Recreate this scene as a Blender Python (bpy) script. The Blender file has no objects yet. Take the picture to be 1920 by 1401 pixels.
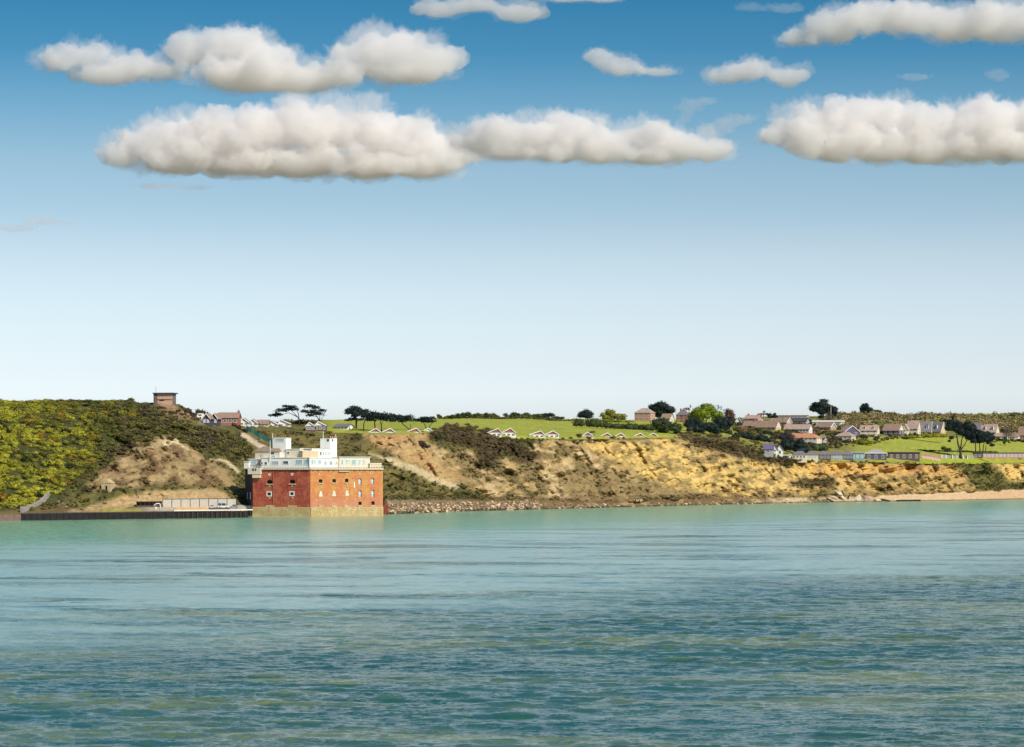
import bpy, bmesh, math, random
import numpy as np
from mathutils import Vector, Matrix
from mathutils.bvhtree import BVHTree

# ------------------------------------------------------------------ camera, sky, sun, exposure
R = math.radians
F, HY, H = 5444.0, 885.0, 19.0          # focal length in photo pixels, row of the sea horizon, eye height in metres
sc = bpy.context.scene
COL = sc.collection
cam = bpy.data.cameras.new('camera')
cam_o = bpy.data.objects.new('camera', cam)
COL.objects.link(cam_o)
cam_o.location = (0, 0, H)
cam_o.rotation_euler = (R(90), 0, 0)
cam.sensor_width = 36
cam.lens = 36 * F / 1920
cam.shift_y = (HY - 700.5) / 1920
cam.clip_start, cam.clip_end = 1, 80000
sc.camera = cam_o

SUN_AZ = Vector((0.66, -0.75)).normalized()
SUN_EL = R(41)
world = bpy.data.worlds.new('World')
sc.world = world
world.use_nodes = True
wt = world.node_tree
bg = wt.nodes['Background']
sky = wt.nodes.new('ShaderNodeTexSky')
sky.sky_type = 'NISHITA'
sky.sun_disc = False
sky.sun_elevation = SUN_EL
sky.sun_rotation = math.atan2(SUN_AZ.x, SUN_AZ.y)
sky.altitude, sky.air_density, sky.dust_density, sky.ozone_density = 0, 1.0, 1.0, 3.0
# clear maritime air: the whole dome is graded by elevation only, white at the horizon to deep blue overhead
tc = wt.nodes.new('ShaderNodeTexCoord')
sx = wt.nodes.new('ShaderNodeSeparateXYZ')
ramp = wt.nodes.new('ShaderNodeValToRGB')
ramp.color_ramp.interpolation = 'LINEAR'
SKY_GRADE = [(0.0, (0.816, 0.838, 1.01)), (0.1632, (0.816, 0.838, 1.01)), (0.1843, (0.763, 0.766, 0.914)), (0.212, (0.715, 0.704, 0.813)), (0.2441, (0.662, 0.65, 0.722)), (0.2724, (0.6, 0.58, 0.621)), (0.2979, (0.474, 0.503, 0.544)), (0.3269, (0.389, 0.449, 0.479)), (0.3533, (0.24, 0.373, 0.426)), (0.3778, (0.113, 0.284, 0.366)), (0.4006, (0.07, 0.241, 0.326)), (0.55, (0.109, 0.252, 0.356)), (1.0, (0.189, 0.335, 0.439))]
SKY_GAIN = 2.215
els = ramp.color_ramp.elements
while len(els) > 1:
    els.remove(els[-1])
els[0].position = SKY_GRADE[0][0]
els[0].color = (*SKY_GRADE[0][1], 1)
for p_, c_ in SKY_GRADE[1:]:
    e_ = els.new(p_)
    e_.color = (*c_, 1)
mul = wt.nodes.new('ShaderNodeMix')
mul.data_type = 'RGBA'
mul.blend_type = 'MULTIPLY'
mul.inputs[0].default_value = 1
sq = wt.nodes.new('ShaderNodeMath'); sq.operation = 'SQRT'; sq.use_clamp = True
wt.links.new(tc.outputs['Generated'], sx.inputs[0])
wt.links.new(sx.outputs[2], sq.inputs[0])
wt.links.new(sq.outputs[0], ramp.inputs[0])
wt.links.new(sky.outputs[0], mul.inputs[6])
wt.links.new(ramp.outputs[0], mul.inputs[7])
gain = wt.nodes.new('ShaderNodeVectorMath'); gain.operation = 'SCALE'
gain.inputs['Scale'].default_value = SKY_GAIN
wt.links.new(mul.outputs[2], gain.inputs[0])
wt.links.new(gain.outputs[0], bg.inputs[0])
bg.inputs[1].default_value = 0.10
sun = bpy.data.lights.new('sun', 'SUN')
sun_o = bpy.data.objects.new('sun', sun)
COL.objects.link(sun_o)
sun.energy, sun.angle, sun.color = 4.9, R(0.5), (1.0, 0.92, 0.78)
SUN_DIR = Vector((SUN_AZ.x * math.cos(SUN_EL), SUN_AZ.y * math.cos(SUN_EL), math.sin(SUN_EL)))
sun_o.rotation_euler = SUN_DIR.to_track_quat('Z', 'Y').to_euler()
sc.view_settings.view_transform = 'Standard'
sc.view_settings.look = 'None'
sc.view_settings.exposure = 0
sc.view_settings.gamma = 1
sc.cycles.max_bounces = 20
sc.cycles.volume_bounces = 16
sc.cycles.transparent_max_bounces = 16
sc.cycles.use_denoising = True

# ------------------------------------------------------------------ helpers
RND = random.Random(7)
NP = np.random.RandomState(11)

def at(px, py, Y):
    return Vector(((px - 960) / F * Y, Y, H + (HY - py) / F * Y))

_perm = np.random.RandomState(3).permutation(256)
_perm = np.concatenate([_perm, _perm, _perm]).astype(np.int32)
_g3 = np.random.RandomState(4).normal(size=(256, 3))
_g3 /= np.linalg.norm(_g3, axis=1)[:, None]
_gx, _gy, _gz = [np.ascontiguousarray(_g3[:, k], np.float32) for k in range(3)]

def perlin(x, y, z=None):
    """gradient noise; without z the cheaper two-dimensional form"""
    x = np.asarray(x, np.float32); y = np.asarray(y, np.float32)
    def split(t):
        i = np.floor(t); f = (t - i).astype(np.float32)
        return i.astype(np.int32) & 255, f, f * f * f * (f * (f * 6 - 15) + 10)
    xi, xf, u = split(x); yi, yf, v = split(y)
    A = _perm[xi]; B = _perm[xi + 1]
    if z is None:
        def g(h, a, b):
            return _gx[h] * (xf - a) + _gy[h] * (yf - b)
        p = g(_perm[A + yi], 0, 0); q = g(_perm[B + yi], 1, 0); r = g(_perm[A + yi + 1], 0, 1); s = g(_perm[B + yi + 1], 1, 1)
        p = p + u * (q - p); r = r + u * (s - r)
        return (p + v * (r - p)) * 1.9
    zi, zf, w = split(np.asarray(z, np.float32))
    AA, AB, BA, BB = _perm[A + yi], _perm[A + yi + 1], _perm[B + yi], _perm[B + yi + 1]
    def lay_(c):
        def g(h, a, b):
            h = _perm[h + zi + c]
            return _gx[h] * (xf - a) + _gy[h] * (yf - b) + _gz[h] * (zf - c)
        p = g(AA, 0, 0); p = p + u * (g(BA, 1, 0) - p)
        r = g(AB, 0, 1); r = r + u * (g(BB, 1, 1) - r)
        return p + v * (r - p)
    p = lay_(0)
    return (p + w * (lay_(1) - p)) * 1.6

def fbm(x, y, z=None, octs=4, lac=2.03, gain=0.5, billow=False):
    x = np.asarray(x, float); y = np.asarray(y, float)
    s, a, t = 0, 1.0, 0
    for k in range(octs):
        n = perlin(x + 17.3 * k, y + 9.1 * k, None if z is None else z + 5.7 * k)
        s = s + a * (np.abs(n) if billow else n)
        t += a
        a *= gain
        x, y, z = x * lac, y * lac, None if z is None else z * lac
    return s / t

def sstep(a, b, x):
    t = np.clip((x - a) / (b - a), 0, 1)
    return t * t * (3 - 2 * t)

def tag(o, label=None, cat=None, group=None, kind=None):
    if cat and not kind: kind = 'thing'
    for k, v in (('label', label), ('category', cat), ('group', group), ('kind', kind)):
        if v:
            o[k] = v
    return o

def empty(name, loc=(0, 0, 0), rz=0):
    o = bpy.data.objects.new(name, None)
    COL.objects.link(o)
    o.location = loc
    o.rotation_euler = (0, 0, rz)
    o.empty_display_size = 0.5
    return o

def copy_tree(o, parent=None):
    c = o.copy()
    COL.objects.link(c)
    c.parent = parent
    for ch in list(o.children):
        copy_tree(ch, c)
    return c

def np_mesh(name, v, f, mat=None, parent=None, cols=None, smooth=False, mats=None, fmat=None):
    """v (n,3), f (m,k) of one face size; optional per-vertex colours"""
    v = np.asarray(v, np.float32); f = np.asarray(f, np.int32)
    me = bpy.data.meshes.new(name)
    me.vertices.add(len(v)); me.vertices.foreach_set('co', v.ravel())
    k = f.shape[1]
    me.loops.add(f.size); me.loops.foreach_set('vertex_index', f.ravel())
    me.polygons.add(len(f))
    me.polygons.foreach_set('loop_start', np.arange(0, f.size, k, dtype=np.int32))
    me.polygons.foreach_set('loop_total', np.full(len(f), k, np.int32))
    if smooth:
        me.polygons.foreach_set('use_smooth', np.ones(len(f), bool))
    if cols is not None:
        ca = me.color_attributes.new('Col', 'FLOAT_COLOR', 'POINT')
        c4 = np.ones((len(v), 4), np.float32); c4[:, :3] = cols
        ca.data.foreach_set('color', c4.ravel())
    me.update(calc_edges=True)
    me.validate()
    if mat:
        me.materials.append(mat)
    o = bpy.data.objects.new(name, me)
    COL.objects.link(o)
    o.parent = parent
    return o

class MB:
    """collects boxes, prisms and tubes, links them as ONE mesh object"""
    def __init__(s):
        s.v, s.f = [], []
    def add(s, v, f):
        b = len(s.v)
        s.v += [tuple(p) for p in v]
        s.f += [tuple(i + b for i in q) for q in f]
        return s
    def box(s, x0, x1, y0, y1, z0, z1, M=None):
        v = [Vector((x, y, z)) for z in (z0, z1) for y in (y0, y1) for x in (x0, x1)]
        if M is not None:
            v = [M @ p for p in v]
        return s.add(v, [(0, 2, 3, 1), (4, 5, 7, 6), (0, 1, 5, 4), (2, 6, 7, 3), (0, 4, 6, 2), (1, 3, 7, 5)])
    def prism(s, poly, y0, y1):
        """polygon in x,z extruded along y"""
        n = len(poly)
        v = [(x, y0, z) for x, z in poly] + [(x, y1, z) for x, z in poly]
        f = [tuple(range(n)), tuple(range(2 * n - 1, n - 1, -1))]
        f += [(i, i + n, (i + 1) % n + n, (i + 1) % n) for i in range(n)]
        return s.add(v, f)
    def slab(s, poly, z0, z1):
        """polygon in x,y extruded along z"""
        n = len(poly)
        v = [(x, y, z0) for x, y in poly] + [(x, y, z1) for x, y in poly]
        f = [tuple(range(n - 1, -1, -1)), tuple(range(n, 2 * n))]
        f += [(i, (i + 1) % n, (i + 1) % n + n, i + n) for i in range(n)]
        return s.add(v, f)
    def tube(s, pts, rad, n=6, cap=True):
        pts = [Vector(p) for p in pts]
        rings = []
        for i, p in enumerate(pts):
            d = (pts[min(i + 1, len(pts) - 1)] - pts[max(i - 1, 0)])
            d = d.normalized() if d.length > 1e-9 else Vector((0, 0, 1))
            a = d.orthogonal().normalized()
            if abs(d.z) < 0.95:
                a = Vector((0, 0, 1)).cross(d).normalized()
            else:
                a = (Vector((1, 0, 0)) - d * d.x).normalized()
            b = d.cross(a)
            r = rad[i] if hasattr(rad, '__len__') else rad
            rings.append([p + (a * math.cos(2 * math.pi * k / n) + b * math.sin(2 * math.pi * k / n)) * r for k in range(n)])
        v = [q for r_ in rings for q in r_]
        f = []
        for i in range(len(pts) - 1):
            for k in range(n):
                f.append((i * n + k, i * n + (k + 1) % n, (i + 1) * n + (k + 1) % n, (i + 1) * n + k))
        if cap:
            f.append(tuple(range(n - 1, -1, -1)))
            f.append(tuple((len(pts) - 1) * n + k for k in range(n)))
        return s.add(v, f)
    def build(s, name, mat, parent=None, smooth=False):
        me = bpy.data.meshes.new(name)
        me.from_pydata(s.v, [], s.f)
        if smooth:
            for p in me.polygons: p.use_smooth = True
        me.update()
        if mat: me.materials.append(mat)
        o = bpy.data.objects.new(name, me)
        COL.objects.link(o)
        o.parent = parent
        return o

# ------------------------------------------------------------------ materials
MATS = {}
def mat(name, col, rough=0.8, var=0.18, scale=1.0, bump=0.0, bscale=4.0, spec=0.3, metal=0.0, stretch=(1, 1, 1), col2=None):
    """procedural: base colour broken up by two noises, optional bump"""
    if name in MATS:
        return MATS[name]
    m = bpy.data.materials.new(name)
    m.use_nodes = True
    t = m.node_tree
    p = t.nodes['Principled BSDF']
    p.inputs['Roughness'].default_value = rough
    p.inputs['Specular IOR Level'].default_value = spec
    p.inputs['Metallic'].default_value = metal
    tcn = t.nodes.new('ShaderNodeTexCoord')
    mp = t.nodes.new('ShaderNodeMapping')
    mp.inputs['Scale'].default_value = stretch
    t.links.new(tcn.outputs['Object'], mp.inputs[0])
    n1 = t.nodes.new('ShaderNodeTexNoise')
    n1.inputs['Scale'].default_value = scale
    n1.inputs['Detail'].default_value = 6
    n1.inputs['Roughness'].default_value = 0.65
    t.links.new(mp.outputs[0], n1.inputs['Vector'])
    rm = t.nodes.new('ShaderNodeValToRGB')
    c = np.array(col)
    c2 = np.array(col2) if col2 else c * (1 + var)
    c1 = c * (1 - var)
    rm.color_ramp.elements[0].position = 0.32
    rm.color_ramp.elements[1].position = 0.68
    rm.color_ramp.elements[0].color = (*c1, 1)
    rm.color_ramp.elements[1].color = (*np.minimum(c2, 1), 1)
    t.links.new(n1.outputs[0], rm.inputs[0])
    t.links.new(rm.outputs[0], p.inputs['Base Color'])
    if bump:
        n2 = t.nodes.new('ShaderNodeTexNoise')
        n2.inputs['Scale'].default_value = bscale
        n2.inputs['Detail'].default_value = 5
        t.links.new(mp.outputs[0], n2.inputs['Vector'])
        b = t.nodes.new('ShaderNodeBump')
        b.inputs['Strength'].default_value = 0.8
        b.inputs['Distance'].default_value = bump
        t.links.new(n2.outputs[0], b.inputs['Height'])
        t.links.new(b.outputs[0], p.inputs['Normal'])
    MATS[name] = m
    return m

def attr_mat(name, rough=0.85, n_scale=0.6, n_amt=0.35, bump=0.0, bscale=1.0, transl=0.0):
    """colour from the mesh's land-cover attribute, broken up by fine noise"""
    m = bpy.data.materials.new(name)
    m.use_nodes = True
    t = m.node_tree
    p = t.nodes['Principled BSDF']
    p.inputs['Roughness'].default_value = rough
    p.inputs['Specular IOR Level'].default_value = 0.15
    a = t.nodes.new('ShaderNodeAttribute')
    a.attribute_name = 'Col'
    tcn = t.nodes.new('ShaderNodeTexCoord')
    n1 = t.nodes.new('ShaderNodeTexNoise')
    n1.inputs['Scale'].default_value = n_scale
    n1.inputs['Detail'].default_value = 8
    n1.inputs['Roughness'].default_value = 0.7
    t.links.new(tcn.outputs['Object'], n1.inputs['Vector'])
    mr = t.nodes.new('ShaderNodeMapRange')
    mr.inputs[1].default_value = 0.3; mr.inputs[2].default_value = 0.7
    mr.inputs[3].default_value = 1 - n_amt; mr.inputs[4].default_value = 1 + n_amt
    t.links.new(n1.outputs[0], mr.inputs[0])
    mx = t.nodes.new('ShaderNodeVectorMath'); mx.operation = 'SCALE'
    t.links.new(a.outputs['Color'], mx.inputs[0])
    t.links.new(mr.outputs[0], mx.inputs['Scale'])
    t.links.new(mx.outputs[0], p.inputs['Base Color'])
    if bump:
        n2 = t.nodes.new('ShaderNodeTexNoise')
        n2.inputs['Scale'].default_value = bscale
        n2.inputs['Detail'].default_value = 8
        n2.inputs['Roughness'].default_value = 0.65
        t.links.new(tcn.outputs['Object'], n2.inputs['Vector'])
        b = t.nodes.new('ShaderNodeBump')
        b.inputs['Strength'].default_value = 1
        b.inputs['Distance'].default_value = bump
        t.links.new(n2.outputs[0], b.inputs['Height'])
        t.links.new(b.outputs[0], p.inputs['Normal'])
    if transl:
        tr = t.nodes.new('ShaderNodeBsdfTranslucent')
        t.links.new(mx.outputs[0], tr.inputs['Color'])
        ms = t.nodes.new('ShaderNodeMixShader'); ms.inputs[0].default_value = transl
        t.links.new(p.outputs[0], ms.inputs[1]); t.links.new(tr.outputs[0], ms.inputs[2])
        t.links.new(ms.outputs[0], t.nodes['Material Output'].inputs['Surface'])
    MATS[name] = m
    return m

# ------------------------------------------------------------------ the coast: one terrain sheet from seabed to skyline
_wx = [-900, 0, 470, 582, 718, 900, 1060, 1300, 1540, 1750, 1920, 2600]
_wy = [992, 977, 970.5, 968.5, 965, 958, 954, 947.5, 942, 939.5, 936, 928]
def shore_row(px): return np.interp(px, _wx, _wy)
def shore_Y(px): return H * F / (shore_row(px) - HY)

# per column: rows (photo) and distance behind the waterline of toe, lower, upper, edge, plateau, plateau 2, skyline
PROFILE = {
 -900: [(962,3),(945,25),(852,90),(780,150),(761,185),(756,210),(755,235)],
 0:    [(962,3),(942,25),(852,90),(780,150),(761,185),(756,210),(755,230)],
 150:  [(961,3),(947,25),(858,88),(780,150),(761,185),(755,210),(753.5,230)],
 250:  [(960,3),(950,30),(852,80),(794,120),(768,152),(756,182),(754,195)],
 300:  [(960,3),(950,31),(848,80),(795,112),(772,132),(759,147),(757.5,160)],
 340:  [(960,3),(950,31),(852,82),(800,115),(776,132),(765,145),(763,158)],
 372:  [(960,3),(950,31),(857,84),(806,118),(793,134),(789,147),(787,180)],
 420:  [(959,3),(951,31),(868,86),(815,128),(800,152),(796.5,170),(794,240)],
 480:  [(958,3),(944,62),(876,114),(810,182),(798,204),(795,260),(792,340)],
 560:  [(957,3),(944,62),(872,122),(812,190),(799,216),(794,290),(789,430)],
 640:  [(957,3),(940,60),(868,115),(812,185),(801,214),(795,330),(786,520)],
 700:  [(946,6),(930,50),(862,100),(814,148),(807,168),(796,330),(784.5,560)],
 780:  [(943.5,7),(926,42),(870,86),(814,128),(808,143),(795,320),(783.5,560)],
 850:  [(941,7),(928,36),(868,84),(810,124),(804,139),(794,300),(783,540)],
 920:  [(940,7),(927,36),(872,80),(822,114),(813,129),(797,280),(783,500)],
 1000: [(939,7),(927,35),(872,78),(824,108),(819,119),(803,250),(784,470)],
 1100: [(946,5),(932,30),(872,75),(824,104),(819,115),(804,240),(787,430)],
 1200: [(943,5),(928,30),(868,74),(822,100),(817,111),(800,230),(786,380)],
 1280: [(940,5),(924,30),(866,70),(820,99),(813,112),(800,220),(786,360)],
 1350: [(939,5),(922,30),(870,68),(830,97),(821,112),(806,200),(784,420)],
 1420: [(938,5),(922,30),(882,60),(844,88),(837,105),(811,190),(780,520)],
 1480: [(937,5),(922,30),(884,64),(862,75),(856,100),(815,230),(778,560)],
 1560: [(937,6),(920,30),(887,57),(866,66),(860,95),(816,260),(779,600)],
 1650: [(932,13),(919,32),(889,53),(867,60),(861,90),(815,280),(779,650)],
 1750: [(926,22),(917,38),(890,55),(870.5,61),(860,90),(816,300),(781,650)],
 1850: [(922,28),(914,42),(889,60),(870,66),(858,100),(818,300),(783,650)],
 1920: [(919,32),(910,46),(887,62),(868,68),(857,105),(818,300),(780,650)],
 2600: [(912,36),(905,48),(885,60),(862,72),(854,105),(818,300),(780,650)],
}
pxs = np.arange(-900, 2601, 2.5)
keys = np.array(sorted(PROFILE))
def _smooth(a, sig=7):
    k = np.exp(-0.5 * (np.arange(-21, 22) / sig) ** 2); k /= k.sum()
    return np.convolve(np.pad(a, 21, mode='edge'), k, mode='valid')
KN_py, KN_Y = [], []
D = shore_Y(pxs)
D = _smooth(D)
for k in range(7):
    KN_py.append(_smooth(np.interp(pxs, keys, [PROFILE[q][k][0] for q in keys])))
    KN_Y.append(D + _smooth(np.interp(pxs, keys, [PROFILE[q][k][1] for q in keys])))
quay = sstep(722, 712, pxs)                       # 1 where a sea wall or the fort stands in front
# knots as (X, Y, Z) columns
def knot(py, Y): return np.stack([(pxs - 960) / F * Y, Y, H + (HY - py) / F * Y], 1)
kn = []
Yu = D - 25; kn.append(np.stack([(pxs - 960) / F * Yu, Yu, -4 + 0 * pxs], 1))
fortgap = sstep(452, 468, pxs) * sstep(722, 714, pxs) * 44         # the fort stands in the sea off the land here
Y1 = D + 1.6 * quay + fortgap; kn.append(np.stack([(pxs - 960) / F * Y1, Y1, -0.15 - 2.5 * quay], 1))
Y2 = D + 2.4 * quay + fortgap + (1 - quay) * (KN_Y[0] - D)
kn.append(np.stack([(pxs - 960) / F * Y2, Y2, H + (HY - KN_py[0]) / F * Y2], 1))
for k in range(1, 7): kn.append(knot(KN_py[k], KN_Y[k]))
Yb = KN_Y[6] + 160; b_ = kn[-1].copy(); b_[:, 0] = (pxs - 960) / F * Yb; b_[:, 1] = Yb; b_[:, 2] -= 14; kn.append(b_)
Yb = KN_Y[6] + 900; b_ = kn[-1].copy(); b_[:, 0] = (pxs - 960) / F * Yb; b_[:, 1] = Yb; b_[:, 2] -= 25; kn.append(b_)
Yb = 0 * pxs + 60000.0; kn.append(np.stack([(pxs - 960) / F * Yb * 1.6, Yb, 0 * pxs + 2.0], 1))      # low country inland, to the horizon
ROWS = [4, 12, 34, 60, 56, 22, 26, 26, 10, 4, 3]
P, VV = [], []
for k, n in enumerate(ROWS):
    for j in range(n):
        t = j / n
        P.append(kn[k] * (1 - t) + kn[k + 1] * t); VV.append(k + t)
P.append(kn[-1]); VV.append(len(ROWS))
P = np.array(P); VV = np.array(VV)                # rows, cols, 3
# round the break of slope in rows (not at the cliff edge)
for _ in range(3):
    Q = P.copy(); Q[1:-1] = 0.25 * P[:-2] + 0.5 * P[1:-1] + 0.25 * P[2:]
    keep = (np.abs(VV - 5) < 0.12) | (VV < 2.05)
    P = np.where(keep[:, None, None], P, Q)
nr, nc = P.shape[:2]
PX = np.broadcast_to(pxs, (nr, nc)); V2 = np.broadcast_to(VV[:, None], (nr, nc))
PY = HY - (P[..., 2] - H) / P[..., 1] * F         # the rows the bare design surface has, for land cover
X, Y, Z = P[..., 0].copy(), P[..., 1].copy(), P[..., 2].copy()
apron = sstep(215, 250, PX) * sstep(470, 455, PX)       # the level forecourt of the quay
slope = sstep(2.0 + 1.02 * apron, 2.35 + .85 * apron, V2) * sstep(5.02, 4.9, V2)
# how raw the ground is: eroding cliff east of the fort, softer grass slope behind it
raw = np.interp(PX, [-900, 100, 180, 420, 480, 660, 720, 800, 2600], [.35, .35, .7, .6, .3, .3, .8, 1, 1])
wx = X + 6 * fbm(X / 30, Z / 30, octs=3)
gul = fbm((wx + 0.7 * Z) / 19, (Z - 0.3 * X) / 34, Y / 70, octs=5, billow=True)
fine = fbm(X / 5.5, Z / 5.5, Y / 8, octs=4)
big = fbm(X / 60, Z / 40, octs=3)
sl = fbm((X + Z * 0.8) / 22, (Z * 1.0 - X * 0.25) / 6, octs=4)  # slumped ledges
dY = slope * raw * ((gul - 0.25) * 30 + fine * 4.0 + big * 14 + sl * 11)
Y += dY
X += slope * raw * (fine * 1.2)
Z += slope * raw * (fbm(X / 3.2, Z / 3.2, Y / 3.2, octs=3) * 1.3)
edge = np.exp(-((V2 - 5) / 0.10) ** 2)
Y += edge * 5 * fbm(X / 9, 0 * X + 3.3, octs=4)
plat = sstep(5.0, 5.4, V2)
Z += plat * (0.5 * fbm(X / 25, Y / 25, octs=3)) * sstep(9.5, 8, V2)
Z += 1.3 * np.exp(-((PX - 312) / 36) ** 4 - ((V2 - 7.1) / .7) ** 2)     # the mound the lookout stands on

# ---- land cover colours
_wa = fbm(PX / 40, PY / 22, octs=4); _wb = fbm(PX / 40 + 50, PY / 22 + 7, octs=4)
def poly_mask(poly, soft=8, wob=14, seed=0.0):
    """soft mask of a land-cover patch with a ragged edge, worked out only round the patch"""
    k = int(seed * 37)
    q = np.array(poly, float); pad = soft + wob
    out = np.zeros(PX.shape)
    c0, c1 = np.searchsorted(pxs, [q[:, 0].min() - pad, q[:, 0].max() + pad])
    if c1 <= c0: return out
    S = np.s_[:, c0:c1]
    xx = PX[S] + wob * np.roll(_wa, k, 1)[S]
    yy = PY[S] + wob * 0.6 * np.roll(_wb, k, 1)[S]
    inside = np.zeros(xx.shape, bool); dist = np.full(xx.shape, 1e9)
    n = len(poly)
    for i in range(n):
        (x0, y0), (x1, y1) = poly[i], poly[(i + 1) % n]
        inside ^= ((y0 > yy) != (y1 > yy)) & (xx < (x1 - x0) * (yy - y0) / (y1 - y0 + 1e-9) + x0)
        ex, ey = x1 - x0, y1 - y0
        t = np.clip(((xx - x0) * ex + (yy - y0) * ey) / (ex * ex + ey * ey + 1e-9), 0, 1)
        dist = np.minimum(dist, np.hypot(xx - x0 - t * ex, yy - y0 - t * ey))
    out[S] = sstep(-soft, soft, np.where(inside, dist, -dist))
    return out

C_SCRUB = (0.060, 0.062, 0.022); C_OLIVE = (0.13, 0.115, 0.035); C_GRASS = (0.34, 0.36, 0.055); C_LAWN = (0.33, 0.37, 0.035)
C_TAN = (0.44, 0.30, 0.13); C_YEL = (0.63, 0.43, 0.145); C_ORANGE = (0.44, 0.265, 0.115); C_HEATH = (0.085, 0.055, 0.032)
C_BROWN = (0.17, 0.105, 0.05); C_SAND = (0.60, 0.43, 0.25); C_PATH = (0.52, 0.42, 0.30); C_PALE = (0.60, 0.47, 0.27)
Cc = np.empty((nr, nc, 3)); Cc[:] = C_OLIVE
def lay(m, c, a=1.0):
    global Cc
    m = np.clip(m * a, 0, 1)[..., None]
    Cc = Cc * (1 - m) + np.array(c) * m
mott = 0.7 * fbm(X / 8, Z / 5, Y / 14, octs=5) - 1.1 * (gul - 0.25) + 0.25 * fine
mott2 = fbm((X + Z) / 16 + 9, (Z - 0.3 * X) / 4, Y / 30, octs=5)
lay(sstep(-0.05, 0.25, mott), C_SCRUB, 0.8)
lay(sstep(5.0, 5.12, V2) * sstep(560, 640, PX), C_GRASS)
lay(sstep(5.5, 6.2, V2) * sstep(1330, 1400, PX), (0.20, 0.185, 0.05))
lay(sstep(5.0, 5.05, V2) * sstep(1690, 1710, PX) * sstep(6.15, 6.0, V2), C_LAWN)
field = sstep(5.6, 5.9, V2) * sstep(6.95, 6.85, V2) * sstep(1570, 1640, PX)
lay(field, C_GRASS)
lay(sstep(9.0, 9.6, V2), (0.13, 0.12, 0.05))
lay(sstep(0.0, 0.3, fbm(X / 40, Y / 18, octs=4)) * sstep(5.1, 5.5, V2) * sstep(600, 660, PX), (0.29, 0.29, 0.045), 0.6)
lay(apron * sstep(3.02, 2.95, V2) * sstep(240, 300, PX), C_PATH)
sl_ = sstep(1.95 + 1.0 * apron, 2.1 + .95 * apron, V2) * sstep(5.06, 4.98, V2)
def region(poly, c, a=1.0, soft=8, wob=14, brk=None, seed=0.0, sl=True):
    m = poly_mask(poly, soft, wob, seed)
    if brk is not None: m = m * sstep(brk - 0.16, brk + 0.16, mott + 0.6 * mott2)
    if sl: m = m * sl_
    lay(m, c, a)
    return m
region([(-950,1000),(-950,740),(270,740),(240,800),(200,850),(150,900),(110,940),(0,960)], C_SCRUB, 1)
region([(110,965),(170,948),(250,926),(300,920),(400,915),(432,935),(440,952),(250,956)], (0.42,0.29,0.14), 1, 5, 7)
region([(-100,965),(0,958),(130,950),(130,965)], C_BROWN, .8, 6, 8)
region([(130,966),(200,954),(262,953),(272,962)], (0.38,0.32,0.08), .9, 3, 4, sl=False)
region([(160,915),(200,870),(250,838),(310,818),(350,832),(420,880),(462,935),(430,915),(330,905),(250,915)], C_BROWN, 1)
region([(160,915),(200,870),(250,838),(310,818),(350,832),(420,880),(462,935),(430,915),(330,905),(250,915)], (0.37,0.265,0.125), .9, brk=0.05)
region([(296,832),(332,814),(356,845),(336,852)], C_PALE, .8, brk=-0.1)
region([(288,758),(332,757),(352,766),(372,786),(320,786)], (0.20,0.125,0.07), 1, 5, 6, sl=False); region([(288,756),(332,755),(352,764),(376,788),(320,790)], (0.34,0.21,0.13), .8, 4, 6, brk=0.05, sl=False)
region([(365,800),(480,800),(700,812),(760,860),(860,932),(720,940),(480,905),(440,862),(400,830)], (0.17,0.135,0.045), .95)
region([(365,800),(480,800),(700,812),(760,860),(860,932),(720,940),(480,905),(440,862),(400,830)], C_SCRUB, .75, brk=0.08, seed=3)
region([(684,812),(800,810),(806,835),(862,868),(890,910),(838,905),(760,862),(700,828)], C_ORANGE, 1)
region([(684,812),(800,810),(806,835),(862,868),(890,910),(838,905),(760,862),(700,828)], C_TAN, .9, brk=0.0)
region([(690,850),(740,858),(868,914),(850,920),(735,870)], C_PALE, .8, 4, 6)
MID = [(800,838),(900,852),(985,868),(1005,824),(1240,822),(1330,930),(1100,945),(900,930),(860,900)]
region(MID, (0.21,0.15,0.065), .9); region(MID, C_TAN, .9, brk=0.0); region(MID, C_PALE, .7, brk=0.25, seed=5)
region([(800,812),(850,800),(915,806),(955,824),(1015,856),(990,868),(935,852),(925,885),(905,880),(890,845),(840,830)], C_HEATH, .95, sl=False)
YE = [(1080,830),(1250,819),(1330,842),(1480,876),(1560,868),(1700,868),(1700,905),(1550,922),(1420,940),(1260,915),(1160,866)]
region(YE, C_YEL, 1); region(YE, C_ORANGE, .35, brk=0.05, seed=2); region(YE, C_PALE, .6, brk=0.18, seed=4); region(YE, (0.26,0.19,0.065), .75, brk=0.06, seed=8); region(YE, C_BROWN, .6, brk=0.24, seed=1)
region([(1080,835),(1180,830),(1290,880),(1330,905),(1240,905),(1150,870)], (0.32,0.225,0.08), .7, brk=0.02)
region([(1040,880),(1130,880),(1210,908),(1330,918),(1330,932),(1060,935)], (0.23,0.165,0.07), .8, brk=0.0)
region([(1090,945),(1330,925),(1480,925),(1480,950),(1100,955)], C_BROWN, .8, brk=-0.1)
region([(1260,812),(1335,814),(1420,838),(1480,856),(1510,874),(1440,872),(1370,854),(1290,836)], C_HEATH, .9, sl=False)
KO = [(1550,872),(1800,874),(1836,920),(1600,928),(1500,905)]
region(KO, (0.52,0.34,0.13), .9); region(KO, C_ORANGE, .6, brk=0.05); region([(1490,900),(1700,895),(1790,895),(1820,915),(1640,922),(1500,918)], (0.22,0.19,0.05), .85, brk=-.02); region(KO, C_BROWN, .8, brk=0.18, seed=6)
_st = sstep(-.25, .25, fbm(X / 2.2, Z / 14, Y / 20, octs=4))
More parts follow.
